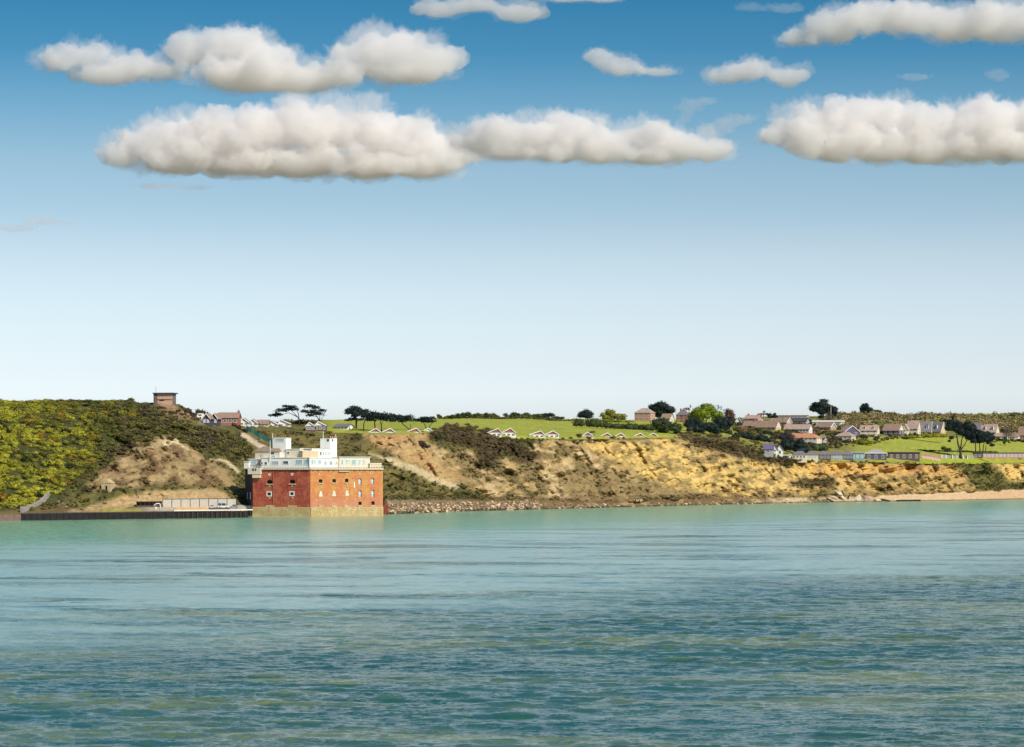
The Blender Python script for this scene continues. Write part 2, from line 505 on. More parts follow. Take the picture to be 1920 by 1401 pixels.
lay(poly_mask([(1490,866),(1560,868),(1790,873),(1790,889),(1560,888),(1490,884)], 3, 6) * sl_ * (.35 + .65 * _st), (0.60, 0.36, 0.095), .95)
lay(poly_mask([(1640,868),(1790,873),(1790,889),(1640,888)], 3, 6) * sl_ * (1 - _st), (0.33, 0.17, 0.08), .6)
region([(1485,905),(1560,893),(1570,912),(1500,918)], C_HEATH, .8)
region([(1785,872),(1850,872),(1905,900),(1905,920),(1830,920)], C_OLIVE, .9)
region([(1850,868),(1925,866),(2700,860),(2700,905),(1900,902)], C_YEL, 1)
region([(1850,868),(1925,866),(2700,860),(2700,905),(1900,902)], C_OLIVE, .9, brk=0.2)
region([(1000,957),(1000,935),(1330,935),(1560,931),(1560,945)], C_BROWN, .85, brk=-0.15)
region([(715,948),(715,939),(880,938),(880,944)], C_PATH, .9, 2, 3)
beach = sstep(2.12, 2.0, V2) * sstep(1600, 1680, PX)
lay(sstep(2.5, 2.2, V2) * sstep(690, 730, PX), C_BROWN, .75); lay(sstep(2.4, 2.1, V2) * sstep(1000, 1100, PX) * sstep(-.05, .2, mott), C_TAN, .6); lay(sstep(2.4, 2.1, V2) * sstep(1380, 1500, PX) * sstep(-.2, .1, mott), C_PALE, .7)
lay(beach, C_SAND); lay(beach * sstep(1700, 1900, PX), (0.56, 0.35, 0.19), .7)
lay(sstep(0.9, 0.3, Z) * sstep(715, 730, PX), (0.10, 0.075, 0.05), .85)
region([(418,796),(432,794),(506,842),(492,844)], C_PATH, .95, 2, 1.5)          # the road down the slope
region([(395,862),(425,862),(452,884),(446,888),(420,868)], C_PALE, .8, 2, 3)   # footpath
region([(372,783),(440,790),(440,798),(372,796)], (0.30,0.22,0.15), .7, 3, 3, sl=False)
# dark turf lip along the cliff edge
lip = np.exp(-((V2 - 4.99) / 0.05) ** 2) * sstep(940, 1000, PX)
lay(lip, C_HEATH, .6)
Cc *= (1 + sl_ * .32 * fbm((X + .8 * Z) / 2.6, (Z - .4 * X) / 7, Y / 12, octs=4) + 0.26 * fbm(X / 1.7, Z / 1.5 + Y / 9, Y / 3, octs=3))[..., None]
Cc *= (1 + sstep(5.0, 5.1, V2) * .16 * fbm(X / 5, Y / 22, octs=4))[..., None]
TC = np.clip(Cc, 0.005, 0.9)

idx = np.arange(nr * nc).reshape(nr, nc)
faces = np.stack([idx[:-1, :-1], idx[:-1, 1:], idx[1:, 1:], idx[1:, :-1]], -1).reshape(-1, 4)
TV = np.stack([X, Y, Z], -1).reshape(-1, 3)
terrain = np_mesh('terrain', TV, faces, attr_mat('land', 0.95, 0.6, 0.34, 0.6, 0.9), cols=TC.reshape(-1, 3), smooth=True)
tag(terrain, 'eroding sandy cliff, scrub slope and green fields of the coast', kind='structure')
bvh = BVHTree.FromPolygons([tuple(p) for p in TV.tolist()], faces.tolist(), all_triangles=False)
def ground(x, y, top=300):
    h = bvh.ray_cast(Vector((x, y, top)), Vector((0, 0, -1)))
    return h[0].z if h[0] is not None else 0.0
def hit(px, py):
    """the point of the land seen at a photo position"""
    d = at(px, py, 1000) - Vector((0, 0, H))
    h = bvh.ray_cast(Vector((0, 0, H)), d.normalized())
    return h[0]
def gp(px, Y):
    x = (px - 960) / F * Y
    return Vector((x, Y, ground(x, Y)))

# ------------------------------------------------------------------ the sea
def build_sea():
    ys = [30.0]
    while ys[-1] < 2700:
        y = ys[-1]
        ys.append(y + min(max(0.45, 0.5 * y * y / (F * H) * 1.0), 9))
    ys = np.array(ys)
    ta = np.linspace(-0.235, 0.235, 720)
    Yg, Tg = np.meshgrid(ys, ta, indexing='ij')
    Xg = Tg * Yg
    dx = Yg * (ta[1] - ta[0])
    dyg = np.gradient(ys)[:, None] + 0 * Yg
    Zg = np.zeros_like(Yg)
    rs = np.random.RandomState(5)
    patch = 0.7 + 0.6 * fbm(Xg / 45, Yg / 60, octs=3)
    warp = [2.2 * fbm(Xg / w_, Yg / w_, octs=1) for w_ in (14, 30, 60)]
    for i in range(76):
        lam = math.exp(rs.uniform(math.log(0.7), math.log(9))) if i < 56 else rs.uniform(7, 20)
        th = R(250) + rs.normal(0, 0.75 if i < 56 else 0.6)
        k = 2 * math.pi / lam
        kx, ky = k * math.cos(th), k * math.sin(th)
        a = (0.0058 * lam ** 0.80 if i < 56 else 0.0016 * lam) * rs.uniform(0.6, 1.3)
        lim = np.maximum(np.abs(math.cos(th)) * dx, np.abs(math.sin(th)) * dyg) / lam
        att = np.clip(1.3 - 2.6 * lim, 0, 1)
        ph = kx * Xg + ky * Yg + rs.uniform(0, 6.28) + warp[0 if lam < 3 else 1 if lam < 7 else 2]
        s = np.sin(ph)
        Zg += a * att * patch * (s + 0.35 * (s * s - 0.5))
    n, m = Yg.shape
    v = np.stack([Xg, Yg, Zg], -1).reshape(-1, 3)
    idx = np.arange(n * m).reshape(n, m)
    f = np.stack([idx[:-1, :-1], idx[:-1, 1:], idx[1:, 1:], idx[1:, :-1]], -1).reshape(-1, 4)
    # calm skirt far out to the sides, behind the viewer and to the horizon
    q = len(v)
    B = 40000
    ring_in = [(-0.235 * 2700, 2700), (0.235 * 2700, 2700), (0.235 * 30, 30), (-0.235 * 30, 30)]
    sk = [(*p, -0.05) for p in ring_in] + [(-B, B, -0.05), (B, B, -0.05), (B, -B, -0.05), (-B, -B, -0.05)]
    v = np.concatenate([v, np.array(sk)])
    f = np.concatenate([f, np.array([[q, q + 4, q + 5, q + 1], [q + 1, q + 5, q + 6, q + 2], [q + 2, q + 6, q + 7, q + 3], [q + 3, q + 7, q + 4, q]])])
    m_ = bpy.data.materials.new('sea_water')
    m_.use_nodes = True
    t = m_.node_tree; N = t.nodes; Lk = t.links
    p = N['Principled BSDF']
    p.inputs['IOR'].default_value = 1.33
    g = N.new('ShaderNodeNewGeometry')
    def mapping(sx_, sy_, off=0):
        mp = N.new('ShaderNodeMapping'); mp.inputs['Scale'].default_value = (sx_, sy_, 1); mp.inputs['Location'].default_value = (off, off * .7, 0)
        mp.inputs['Rotation'].default_value = (0, 0, 0.12)
        Lk.new(g.outputs['Position'], mp.inputs[0]); return mp
    def noise_(mp, detail=4, rough=.55, dist=0.0):
        n_ = N.new('ShaderNodeTexNoise'); n_.inputs['Scale'].default_value = 1; n_.inputs['Detail'].default_value = detail
        n_.inputs['Roughness'].default_value = rough; n_.inputs['Distortion'].default_value = dist
        Lk.new(mp.outputs[0], n_.inputs['Vector']); return n_
    def rng(src, a, b, c, d, smooth=True):
        r = N.new('ShaderNodeMapRange'); r.interpolation_type = 'SMOOTHSTEP' if smooth else 'LINEAR'
        for i_, val in enumerate((a, b, c, d)): r.inputs[i_ + 1].default_value = val
        Lk.new(src, r.inputs[0]); return r.outputs[0]
    def mixc(fac, a, b):
        mx = N.new('ShaderNodeMix'); mx.data_type = 'RGBA'
        if isinstance(fac, float): mx.inputs[0].default_value = fac
        else: Lk.new(fac, mx.inputs[0])
        for s_, val in ((6, a), (7, b)):
            if isinstance(val, tuple): mx.inputs[s_].default_value = (*val, 1)
            else: Lk.new(val, mx.inputs[s_])
        return mx.outputs[2]
    def math_(op, a, b):
        q_ = N.new('ShaderNodeMath'); q_.operation = op
        for s_, val in ((0, a), (1, b)):
            if isinstance(val, (int, float)): q_.inputs[s_].default_value = val
            else: Lk.new(val, q_.inputs[s_])
        return q_.outputs[0]
    sep = N.new('ShaderNodeSeparateXYZ'); Lk.new(g.outputs['Position'], sep.inputs[0])
    # distance off the shore line (the shore runs obliquely): silty green shallows, then the deep tidal channel
    off = math_('SUBTRACT', sep.outputs[1], math_('MULTIPLY', sep.outputs[0], 1.75))
    wob = noise_(mapping(.006, .012), 3)
    off2 = math_('ADD', off, math_('MULTIPLY', math_('SUBTRACT', wob.outputs[0], .5), 260.0))
    shallow = math_('MULTIPLY', rng(off2, 760, 1040, 0, 1), rng(off2, 1900, 1600, 0, 1))
    silt = rng(noise_(mapping(.016, .045, 31), 5, .62, .6).outputs[0], .45, .64, 0, 1)
    body = mixc(silt, SEA_DEEP, SEA_SILT)
    body = mixc(shallow, body, SEA_SHALLOW)
    # slicks: smoother water in long bands
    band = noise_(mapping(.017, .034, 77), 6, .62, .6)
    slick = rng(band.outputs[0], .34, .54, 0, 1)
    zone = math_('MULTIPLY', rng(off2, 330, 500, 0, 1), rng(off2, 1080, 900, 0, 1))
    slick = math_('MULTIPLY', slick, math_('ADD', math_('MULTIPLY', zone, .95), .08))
    Lk.new(rng(slick, 0, 1, .15, .2, False), p.inputs['Roughness'])
    body = mixc(math_('MULTIPLY', slick, .75), body, (.40, .57, .50))            # pale sky reflection of the slicks painted into the body colour
    cap = rng(noise_(mapping(.16, .75, 13), 7, .68, .8).outputs[0], .735, .76, 0, 1)   # a few breaking crests
    body = mixc(cap, body, (.75, .77, .76))
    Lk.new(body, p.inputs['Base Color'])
    # wind ripples as random slopes, so that far water keeps its spread of facets
    def slope_(mp, k):
        n_ = noise_(mp, 3, .6, .4)
        q_ = N.new('ShaderNodeVectorMath'); q_.operation = 'SUBTRACT'; q_.inputs[1].default_value = (.5, .5, .5); Lk.new(n_.outputs['Color'], q_.inputs[0])
        r_ = N.new('ShaderNodeVectorMath'); r_.operation = 'MULTIPLY'; r_.inputs[1].default_value = (k, k, 0); Lk.new(q_.outputs[0], r_.inputs[0])
        return r_.outputs[0]
    def vadd(a_, b_):
        q_ = N.new('ShaderNodeVectorMath'); q_.operation = 'ADD'; Lk.new(a_, q_.inputs[0]); Lk.new(b_, q_.inputs[1]); return q_.outputs[0]
    sv = vadd(slope_(mapping(.5, .9), SEA_K[0]), slope_(mapping(2.2, 3.6, 5), SEA_K[1]))
    scl = N.new('ShaderNodeVectorMath'); scl.operation = 'SCALE'; Lk.new(sv, scl.inputs[0]); Lk.new(rng(slick, 0, 1, 1.0, .30, False), scl.inputs['Scale'])
    nv = vadd(g.outputs['Normal'], scl.outputs[0])
    nz_ = N.new('ShaderNodeVectorMath'); nz_.operation = 'NORMALIZE'; Lk.new(nv, nz_.inputs[0])
    Lk.new(nz_.outputs[0], p.inputs['Normal'])
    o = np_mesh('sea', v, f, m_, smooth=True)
    tag(o, 'choppy teal green water of the tidal channel', kind='structure')
    return o
SEA_K = (1.1, 1.3)
SEA_DEEP, SEA_SILT, SEA_SHALLOW, SEA_BUMP = (0.008, 0.076, 0.046), (0.15, 0.185, 0.05), (0.19, 0.42, 0.24), 0.42
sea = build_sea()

# ------------------------------------------------------------------ fair-weather cumulus, real bodies of thin scattering air
def _ico(sub):
    bm = bmesh.new(); bmesh.ops.create_icosphere(bm, subdivisions=sub, radius=1)
    v = np.array([x.co[:] for x in bm.verts]); f = np.array([[y.index for y in x.verts] for x in bm.faces])
    bm.free(); return v, f
IV, IF = _ico(2)
def vol_mat(name, dens, col=(1, 1, 1)):
    m = bpy.data.materials.new(name); m.use_nodes = True
    t = m.node_tree; t.nodes.clear()
    o = t.nodes.new('ShaderNodeOutputMaterial'); s = t.nodes.new('ShaderNodeVolumeScatter')
    s.inputs['Color'].default_value = (*col, 1); s.inputs['Density'].default_value = dens; s.inputs['Anisotropy'].default_value = 0.0
    a = t.nodes.new('ShaderNodeVolumeAbsorption'); a.inputs['Color'].default_value = (.998, .977, .964, 1); a.inputs['Density'].default_value = dens
    ad = t.nodes.new('ShaderNodeAddShader'); t.links.new(s.outputs[0], ad.inputs[0]); t.links.new(a.outputs[0], ad.inputs[1])
    t.links.new(ad.outputs[0], o.inputs['Volume']); return m
CORE, VEIL = vol_mat('cloud_core', 0.0150), vol_mat('cloud_veil', 0.0045)
BASE = 1200.0
def cloud_mesh(name, puffs, base_py, rnd, vox, grow, amp, scl, mt, parent, n=15, flat=.15):
    Yc = (BASE - H) * F / (HY - base_py); s = Yc / F
    vs_, fs_, k = [], [], 0
    for (px, py, rx, ry) in puffs:
        for j in range(n):
            if j == 0: a = b = c = 0; r = 0.8
            else:
                a = rnd.uniform(-.95, .95); b = -(1 - a * a) ** .5 * rnd.uniform(-.35, .75); c = rnd.uniform(-.6, .6); r = rnd.uniform(.18, .42)
            w = min(rx, ry * 1.7) * r * (1 if j else 1)
            ex, ez = ((rx * .8, ry * .8) if j == 0 else (w * 1.25, w))
            ctr = np.array([(px + a * rx - 960) * s, Yc + c * rx * s, (HY - (py + b * ry)) * s + H])
            vs_.append(IV * (np.array([ex, (ex + ez) * .6, ez]) * s + grow) + ctr); fs_.append(IF + k); k += len(IV)
    v = np.concatenate(vs_); f = np.concatenate(fs_)
    zb = (HY - base_py) * s + H
    lo = v[:, 2] < zb; v[lo, 2] = zb + (v[lo, 2] - zb) * flat
    tmp = np_mesh('tmp', v, f)
    md = tmp.modifiers.new('r', 'REMESH'); md.mode = 'VOXEL'; md.voxel_size = vox
    me = bpy.data.meshes.new_from_object(tmp.evaluated_get(bpy.context.evaluated_depsgraph_get()))
    old = tmp.data; bpy.data.objects.remove(tmp); bpy.data.meshes.remove(old)
    N = len(me.vertices); p = np.empty(N * 3, np.float32); me.vertices.foreach_get('co', p); p = p.reshape(-1, 3)
    nn = np.empty(N * 3, np.float32); me.vertices.foreach_get('normal', nn); nn = nn.reshape(-1, 3)
    d = fbm(p[:, 0] / scl, p[:, 1] / scl, p[:, 2] / scl * 1.3, octs=5, gain=.55, billow=True)
    e = fbm(p[:, 0] / (scl * .23), p[:, 1] / (scl * .23), p[:, 2] / (scl * .2), octs=3, gain=.6)
    p += nn * ((0.26 - d) * 3.0 * amp + e * amp * 1.05)[:, None] * np.where(nn[:, 2] < -.35, .45, 1.0)[:, None]
    me.vertices.foreach_set('co', p.ravel()); me.update()
    me.polygons.foreach_set('use_smooth', np.ones(len(me.polygons), bool))
    me.name = name; me.materials.append(mt)
    o = bpy.data.objects.new(name, me); COL.objects.link(o); o.parent = parent
    return o
def cloud(label, puffs, base_py, seed, thin=False, vox=7.5):
    rnd = random.Random(seed)
    root = empty('cloud', (0, 0, 0)); tag(root, label, 'cloud', 'fair weather clouds')
    Yc = (BASE - H) * F / (HY - base_py); s = Yc / F
    sz = s * np.mean([p[3] for p in puffs])
    if not thin:
        cloud_mesh('billow', [(px, py + ry * .04, rx * .95, ry * .9) for px, py, rx, ry in puffs], base_py, rnd, vox, 0, sz * .30, sz * 1.3, CORE, root)
    big = [(px, py, rx * 1.04, ry * (1.06 if not thin else 1)) for px, py, rx, ry in puffs]
    cloud_mesh('veil', big, base_py + 2, rnd, vox * 1.15, sz * (.09 if not thin else 0), sz * .5, sz * 1.0, VEIL, root, flat=.3)
    return root
cloud('long bright cumulus bank with white lit tops above the fort, left of centre',
      [(225,290,40,34),(285,272,60,48),(345,262,60,52),(420,262,75,60),(505,245,75,56),(585,240,80,56),(665,248,75,52),(740,262,70,50),(800,278,60,40),(850,292,50,32),(330,302,80,32),(450,303,90,36),(570,306,95,36),(690,310,95,34),(790,314,80,26)], 346, 1)
cloud('low ragged cumulus bank tapering to the right, just right of centre',
      [(905,262,55,36),(975,255,60,40),(1050,252,60,42),(1095,245,45,38),(1150,272,60,32),(1215,262,55,36),(1280,278,60,30),(1330,285,45,24),(950,283,60,24),(1040,284,70,26),(1130,290,70,22),(1220,292,70,22)], 314, 2)
cloud('row of rounded grey-based cumulus heaps high in the left half',
      [(110,112,42,28),(165,105,40,26),(240,122,62,26),(205,140,80,24),(300,132,50,24),(625,140,55,30),(360,95,52,40),(430,88,60,40),(495,105,55,40),(470,140,120,42),(570,150,90,32),(680,100,55,40),(740,90,70,42),(800,112,65,36),(760,135,95,30)], 182, 3)
cloud('broad pale cumulus bank at the right edge above the village',
      [(1475,255,40,26),(1520,235,55,44),(1590,222,60,44),(1660,218,60,42),(1720,235,60,40),(1790,235,60,36),(1870,228,70,42),(1960,230,80,40),(1560,270,75,40),(1650,276,80,38),(1740,280,80,36),(1830,276,80,38),(1920,272,80,38)], 322, 4)
cloud('wide cumulus bank filling the top right corner',
      [(1510,72,45,18),(1570,55,55,34),(1640,35,60,36),(1710,35,60,38),(1790,45,75,42),(1870,45,70,44),(1960,45,80,46)], 108, 5)
cloud('small cumulus shred with a raised left end, top centre right', [(1125,110,26,26),(1165,128,38,20),(1235,135,40,10)], 152, 6)
cloud('small rounded cumulus below the top right bank', [(1365,142,40,20),(1410,132,40,24),(1480,145,36,22)], 172, 7)
cloud('cloud cut off by the top edge near the centre', [(825,18,50,20),(890,8,60,18),(975,25,55,22),(1060,-6,60,12),(1130,-4,60,9)], 46, 8)
cloud('faint flat cloud scrap at the top edge, right of centre', [(1410,14,30,10),(1475,16,45,11)], 28, 9, thin=True)
cloud('curled wisp of cloud above the gap between two banks', [(1290,200,24,16),(1325,190,28,9),(1285,222,14,12)], 236, 10, thin=True)
cloud('ragged tongue of cloud beside the gap between two banks', [(1370,228,34,14),(1400,222,22,10),(1345,245,26,16)], 268, 11, thin=True)
cloud('thin low wisp of cloud at the left edge', [(30,428,45,9),(85,415,40,9),(130,418,22,5)], 438, 12, thin=True)
cloud('tiny cloud scrap under the top right bank', [(1715,145,35,9)], 153, 13, thin=True)
cloud('tiny cloud puff close to the right edge', [(1872,142,20,16)], 158, 14, thin=True)
cloud('faint shred of cloud under the left end of the bright bank', [(290,350,45,8),(360,352,40,7)], 360, 15, thin=True)

# ------------------------------------------------------------------ vegetation
LEAF = attr_mat('foliage', 0.8, 2.0, 0.25, transl=0.12)
BARK = mat('bark', (0.060, 0.045, 0.035), 0.95, 0.3, 1.5, 0.05)
BARK_PALE = mat('bark_pale', (0.20, 0.15, 0.12), 0.95, 0.3, 1.5, 0.05)
IV1, IF1 = _ico(1)

def leaf_tris(c, nrm, size, rs):
    """two-triangle leaf sprays at points c, roughly facing nrm"""
    n = len(c)
    a = np.cross(nrm, rs.normal(size=(n, 3))); a /= np.linalg.norm(a, axis=1)[:, None] + 1e-9
    b = np.cross(nrm, a)
    s = size[:, None]
    v = np.stack([c - a * s, c - b * s * .6, c + a * s, c + b * s * .6], 1).reshape(-1, 3)
    k = np.arange(n)[:, None] * 4
    f = np.concatenate([k + np.array([[0, 1, 2]]), k + np.array([[0, 2, 3]])])
    return v, f

def clump(rs, n, leaf, core=.8, top=0.0, shell=(.72, 1.12), jit=.55):
    """unit leaf clump: lumpy core and a ragged shell of leaf sprays"""
    V_, F_, k = [], [], 0
    if core:
        d = 1 + .28 * fbm(IV1[:, 0] * 1.7 + rs.uniform(0, 90), IV1[:, 1] * 1.7, IV1[:, 2] * 1.7, octs=2)
        V_.append(IV1 * core * d[:, None]); F_.append(IF1); k = len(IV1)
    p = rs.normal(size=(n, 3)); p /= np.linalg.norm(p, axis=1)[:, None]
    p[:, 2] = np.where(p[:, 2] < -top, -p[:, 2] * .8, p[:, 2])
    r = rs.uniform(shell[0], shell[1], n) * (1 + .22 * fbm(p[:, 0] * 2 + rs.uniform(0, 90), p[:, 1] * 2, p[:, 2] * 2, octs=2))
    nn = p + rs.normal(scale=jit, size=(n, 3)); nn /= np.linalg.norm(nn, axis=1)[:, None]
    lv, lf = leaf_tris(p * r[:, None], nn, leaf * rs.uniform(.6, 1.3, n), rs)
    V_.append(lv); F_.append(lf + k)
    return np.concatenate(V_), np.concatenate(F_)

_rs = np.random.RandomState(21)
BUSH = [clump(_rs, 90, .26, .84, .25) for _ in range(6)]
TUFT = [clump(_rs, 26, .36, .70, .1) for _ in range(5)]
WOODP = [clump(_rs, 130, .20, .84, .2) for _ in range(6)]

def scatter(name, label, pts, rad, cols, protos, rs, flat=(.55, .9), sink=.25, cat=None):
    V_, F_, C_, k = [], [], [], 0
    for i, p in enumerate(pts):
        v, f = protos[rs.randint(len(protos))]
        a = rs.uniform(0, 6.28); c, s = math.cos(a), math.sin(a)
        r = rad[i]; sx_, sy_, sz_ = r * rs.uniform(.85, 1.25), r * rs.uniform(.85, 1.2), r * rs.uniform(*flat)
        w = np.stack([(v[:, 0] * c - v[:, 1] * s) * sx_, (v[:, 0] * s + v[:, 1] * c) * sy_, v[:, 2] * sz_], 1)
        w += np.array([p[0], p[1], p[2] + sz_ * (1 - 2 * sink) * .6])
        V_.append(w); F_.append(f + k); k += len(v)
        jit = rs.uniform(.84, 1.16, (len(v) // 4 + 1)).repeat(4)[:len(v)]
        C_.append(np.array(cols[i])[None, :] * jit[:, None])
    o = np_mesh(name, np.concatenate(V_), np.concatenate(F_), LEAF, cols=np.concatenate(C_))
    tag(o, label, cat, kind='stuff')
    return o

# sampling of the land surface
_A = np.zeros((nr, nc))
_dx = np.linalg.norm(np.diff(np.stack([X, Y, Z], -1), axis=1), axis=2); _dy = np.linalg.norm(np.diff(np.stack([X, Y, Z], -1), axis=0), axis=2)
_A[:-1, :-1] = _dx[:-1] * _dy[:, :-1]
inframe = sstep(-190, -140, PX) * sstep(2120, 2070, PX) * sstep(8.25, 8.05, V2)
def sample(w, n, rs):
    q = (w * _A * inframe).ravel(); q = q / q.sum()
    i = rs.choice(len(q), n, p=q)
    return TV[i] + rs.normal(scale=(.5, .5, 0), size=(n, 3)), i

# the dense thicket on the left hill
rs = np.random.RandomState(31)
m_w = poly_mask([(-950, 1000), (-950, 740), (230, 744), (262, 762), (262, 800), (205, 838), (160, 880), (118, 925), (60, 948), (0, 952)], 4, 12) * sstep(2.1, 2.3, V2)
pts, ii = sample(m_w, 2700, rs)
pxv, pyv = PX.ravel()[ii], PY.ravel()[ii]
yel = np.clip(1.12 - (pxv + (850 - pyv) * .55) / 230 + rs.normal(0, .22, len(ii)) + 1.0 * fbm(pts[:, 0] / 14, pts[:, 1] / 22, octs=2), 0, 1)
org = (fbm(pts[:, 0] / 10 + 40, pts[:, 1] / 18, octs=2) > .33)[:, None]
cw = np.array([.12, .118, .030]) * (1 - yel[:, None]) + np.array([.36, .34, .034]) * yel[:, None]
cw = np.where(org & (yel > .4)[:, None], np.array([.26, .17, .02]), cw)
dk = rs.rand(len(ii)) < .10
cw[dk] = (.03, .038, .012)
cw *= rs.uniform(.7, 1.25, (len(ii), 1))
scatter('thicket', 'dense yellow green thicket covering the left hillside', pts, rs.uniform(.9, 2.1, len(ii)) * np.where(rs.rand(len(ii)) < .10, 1.5, 1) * np.where(pyv < 770, .7, 1), cw, WOODP, rs, (.5, .85))

# darker scrub over the shoulder of the hill between the thicket and the slope road
rs = np.random.RandomState(32)
m_d = poly_mask([(215, 756), (285, 766), (345, 790), (420, 812), (470, 850), (440, 862), (372, 838), (310, 818), (250, 836), (190, 872), (150, 905), (130, 915), (170, 870), (225, 820)], 5, 12)
pts, ii = sample(np.clip(m_d * sstep(3, 3.2, V2) + .35 * poly_mask([(292,762),(350,768),(372,788),(330,790)], 3, 5), 0, 1), 940, rs)
cd = np.where((fbm(pts[:, 0] / 9, pts[:, 2] / 6, octs=2) > .1)[:, None], [.12, .09, .05], [.14, .125, .04]) * rs.uniform(.55, 1.35, (len(ii), 1))
scatter('hill_scrub', 'dark olive and brown scrub on the shoulder of the hill', pts, rs.uniform(.7, 1.9, len(ii)), cd, BUSH, rs, (.4, .7))
# garden shrubs between the village houses
rs = np.random.RandomState(34)
m_g = poly_mask([(1375, 826), (1380, 795), (1560, 790), (1720, 800), (1775, 812), (1700, 822), (1620, 832), (1560, 842), (1500, 850), (1440, 835)], 3, 6) + poly_mask([(1835, 830), (1835, 805), (2000, 800), (2000, 830)], 3, 6)
pts, ii = sample(np.clip(m_g, 0, 1) * sstep(5.2, 5.6, V2), 1350, rs)
cg = np.array([[.05, .06, .02], [.12, .11, .035], [.16, .10, .05], [.17, .18, .03], [.03, .04, .03]])[rs.randint(0, 5, len(ii))] * rs.uniform(.6, 1.3, (len(ii), 1))
scatter('garden_shrubs', 'mixed garden shrubs between the village houses', pts, rs.uniform(.7, 2.6, len(ii)), cg, BUSH, rs, (.5, .9))

# low scrub on the slopes, heath on the cliff lip, hill woodland behind the village
rs = np.random.RandomState(33)
lum = TC.mean(-1)
m_s = (sstep(.19, .07, lum) + .03) * sl_ * sstep(2.15, 2.35, V2) * (1 - m_w)
m_s *= np.interp(PX, [-900, 130, 200, 420, 480, 720, 900, 2600], [1, 1, 1.0, .8, .55, .6, .9, 1.0]) * (1 - .5 * sstep(1020, 1080, PX) * sstep(1300, 1240, PX))
pts, ii = sample(m_s, 4600, rs)
cs = TC.reshape(-1, 3)[ii] * .55 + np.array([.06, .06, .018]) * .45
cs *= 1.3 * rs.uniform(.6, 1.35, (len(ii), 1))
rd = rs.uniform(.35, 1.15, len(ii)) * np.where(rs.rand(len(ii)) < .1, 1.8, 1)
scatter('slope_scrub', 'low olive and brown scrub dotted over the cliff slopes', pts, rd, cs, TUFT, rs, (.45, .9))
rs = np.random.RandomState(35)
m_h = poly_mask([(795,812),(850,800),(915,806),(955,824),(1015,856),(990,868),(935,852),(925,885),(905,880),(890,845),(840,830)], 4, 10) \
    + poly_mask([(1262,811),(1335,813),(1420,838),(1480,855),(1512,876),(1440,872),(1370,852),(1290,834)], 4, 8) \
    + poly_mask([(1485,905),(1560,893),(1572,912),(1500,918)], 4, 8) + .8 * poly_mask([(1066,822),(1112,810),(1112,832),(1066,836)], 3, 4)
pts, ii = sample(np.clip(m_h, 0, 1), 640, rs)
ch = np.array([.115, .08, .04]) * rs.uniform(.5, 1.5, (len(ii), 1)) + np.array([.02, .03, 0]) * rs.rand(len(ii), 1)
scatter('heath_scrub', 'dark brown heath bushes along the top of the cliff', pts, rs.uniform(.5, 1.5, len(ii)), ch, BUSH[:3], rs, (.5, .8))
rs = np.random.RandomState(37)
_wl = 7.1 + .5 * fbm(X / 60, 0 * X, octs=3)
m_f = sstep(_wl, _wl + .2, V2) * sstep(8.9, 8.5, V2) * sstep(1535, 1600, PX)
pts, ii = sample(m_f, 1100, rs)
cf = np.where((fbm(pts[:, 0] / 45, pts[:, 1] / 60, octs=2) > .05)[:, None], [.23, .21, .065], [.26, .20, .095]) * rs.uniform(.65, 1.35, (len(ii), 1))
scatter('hill_woodland', 'far brown and olive wood covering the hill behind the village', pts, rs.uniform(2.2, 4.6, len(ii)), cf, BUSH, rs, (.6, 1.0))

def tree(name, label, cat, px, base_py, crown, trunks=(), col=(.02, .03, .022), leaf=.42, dens=1.0, core=.8, Yd=None, group=None, spread=.75, bark=None, flatleaf=False, seed=None, n_min=14):
    """crown: (px,py,rx,ry) clumps, trunks: lists of (px,py,radius m); real depth comes from where the foot meets the land"""
    rs = np.random.RandomState(int(px * 7 + base_py) % 9973 if seed is None else seed)
    g = hit(px, base_py) if Yd is None else None
    if g is None: g = gp(px, Yd if Yd else shore_Y(px) + 300)
    Yd = g.y; s = Yd / F
    root = empty(name, g); tag(root, label, cat, group)
    def loc(x, y, dy=0): return Vector(((x - 960) * s - g.x, dy, H + (HY - y) * s - g.z))
    if trunks:
        mb = MB()
        for t_ in trunks:
            dy = 0; pt = []
            for i, (x, y, r) in enumerate(t_):
                q = loc(x, y, dy)
                if i == 0 and abs(y - base_py) < 3: q.z -= .6
                pt.append(q); dy += rs.uniform(-.6, .6)
            mb.tube(pt, [r for *_, r in t_], 6)
        mb.build('trunk', bark or BARK, root, True)
    if crown:
        V_, F_, C_, k = [], [], [], 0
        for (x, y, rx, ry) in crown:
            rx, ry = rx * s, ry * s
            n = int(max(n_min, dens * 5.2 * (rx * ry + .35 * rx * rx) / leaf ** 1.2))
            v, f = clump(rs, n, 1.0, core, .7, (.55, 1.12), .8)
            # leaves keep their own size whatever the size of the clump
            nco = len(IV1) if core else 0
            S3 = np.array([rx, rx * spread, ry])
            lv = v[nco:].reshape(-1, 4, 3); ctr = lv.mean(1, keepdims=True)
            off = (lv - ctr) * leaf
            if flatleaf: off[..., 2] *= .35
            w = np.concatenate([v[:nco] * S3, (ctr * S3 + off).reshape(-1, 3)])
            w += np.array(loc(x, y, rs.uniform(-.35, .35) * rx))
            V_.append(w); F_.append(f + k); k += len(w)
            jit = rs.uniform(.65, 1.35, (len(w) // 4 + 1)).repeat(4)[:len(w)]
            C_.append(np.array(col)[None] * jit[:, None] * rs.uniform(.8, 1.2))
        np_mesh('crown', np.concatenate(V_), np.concatenate(F_), LEAF, root, np.concatenate(C_))
    return root

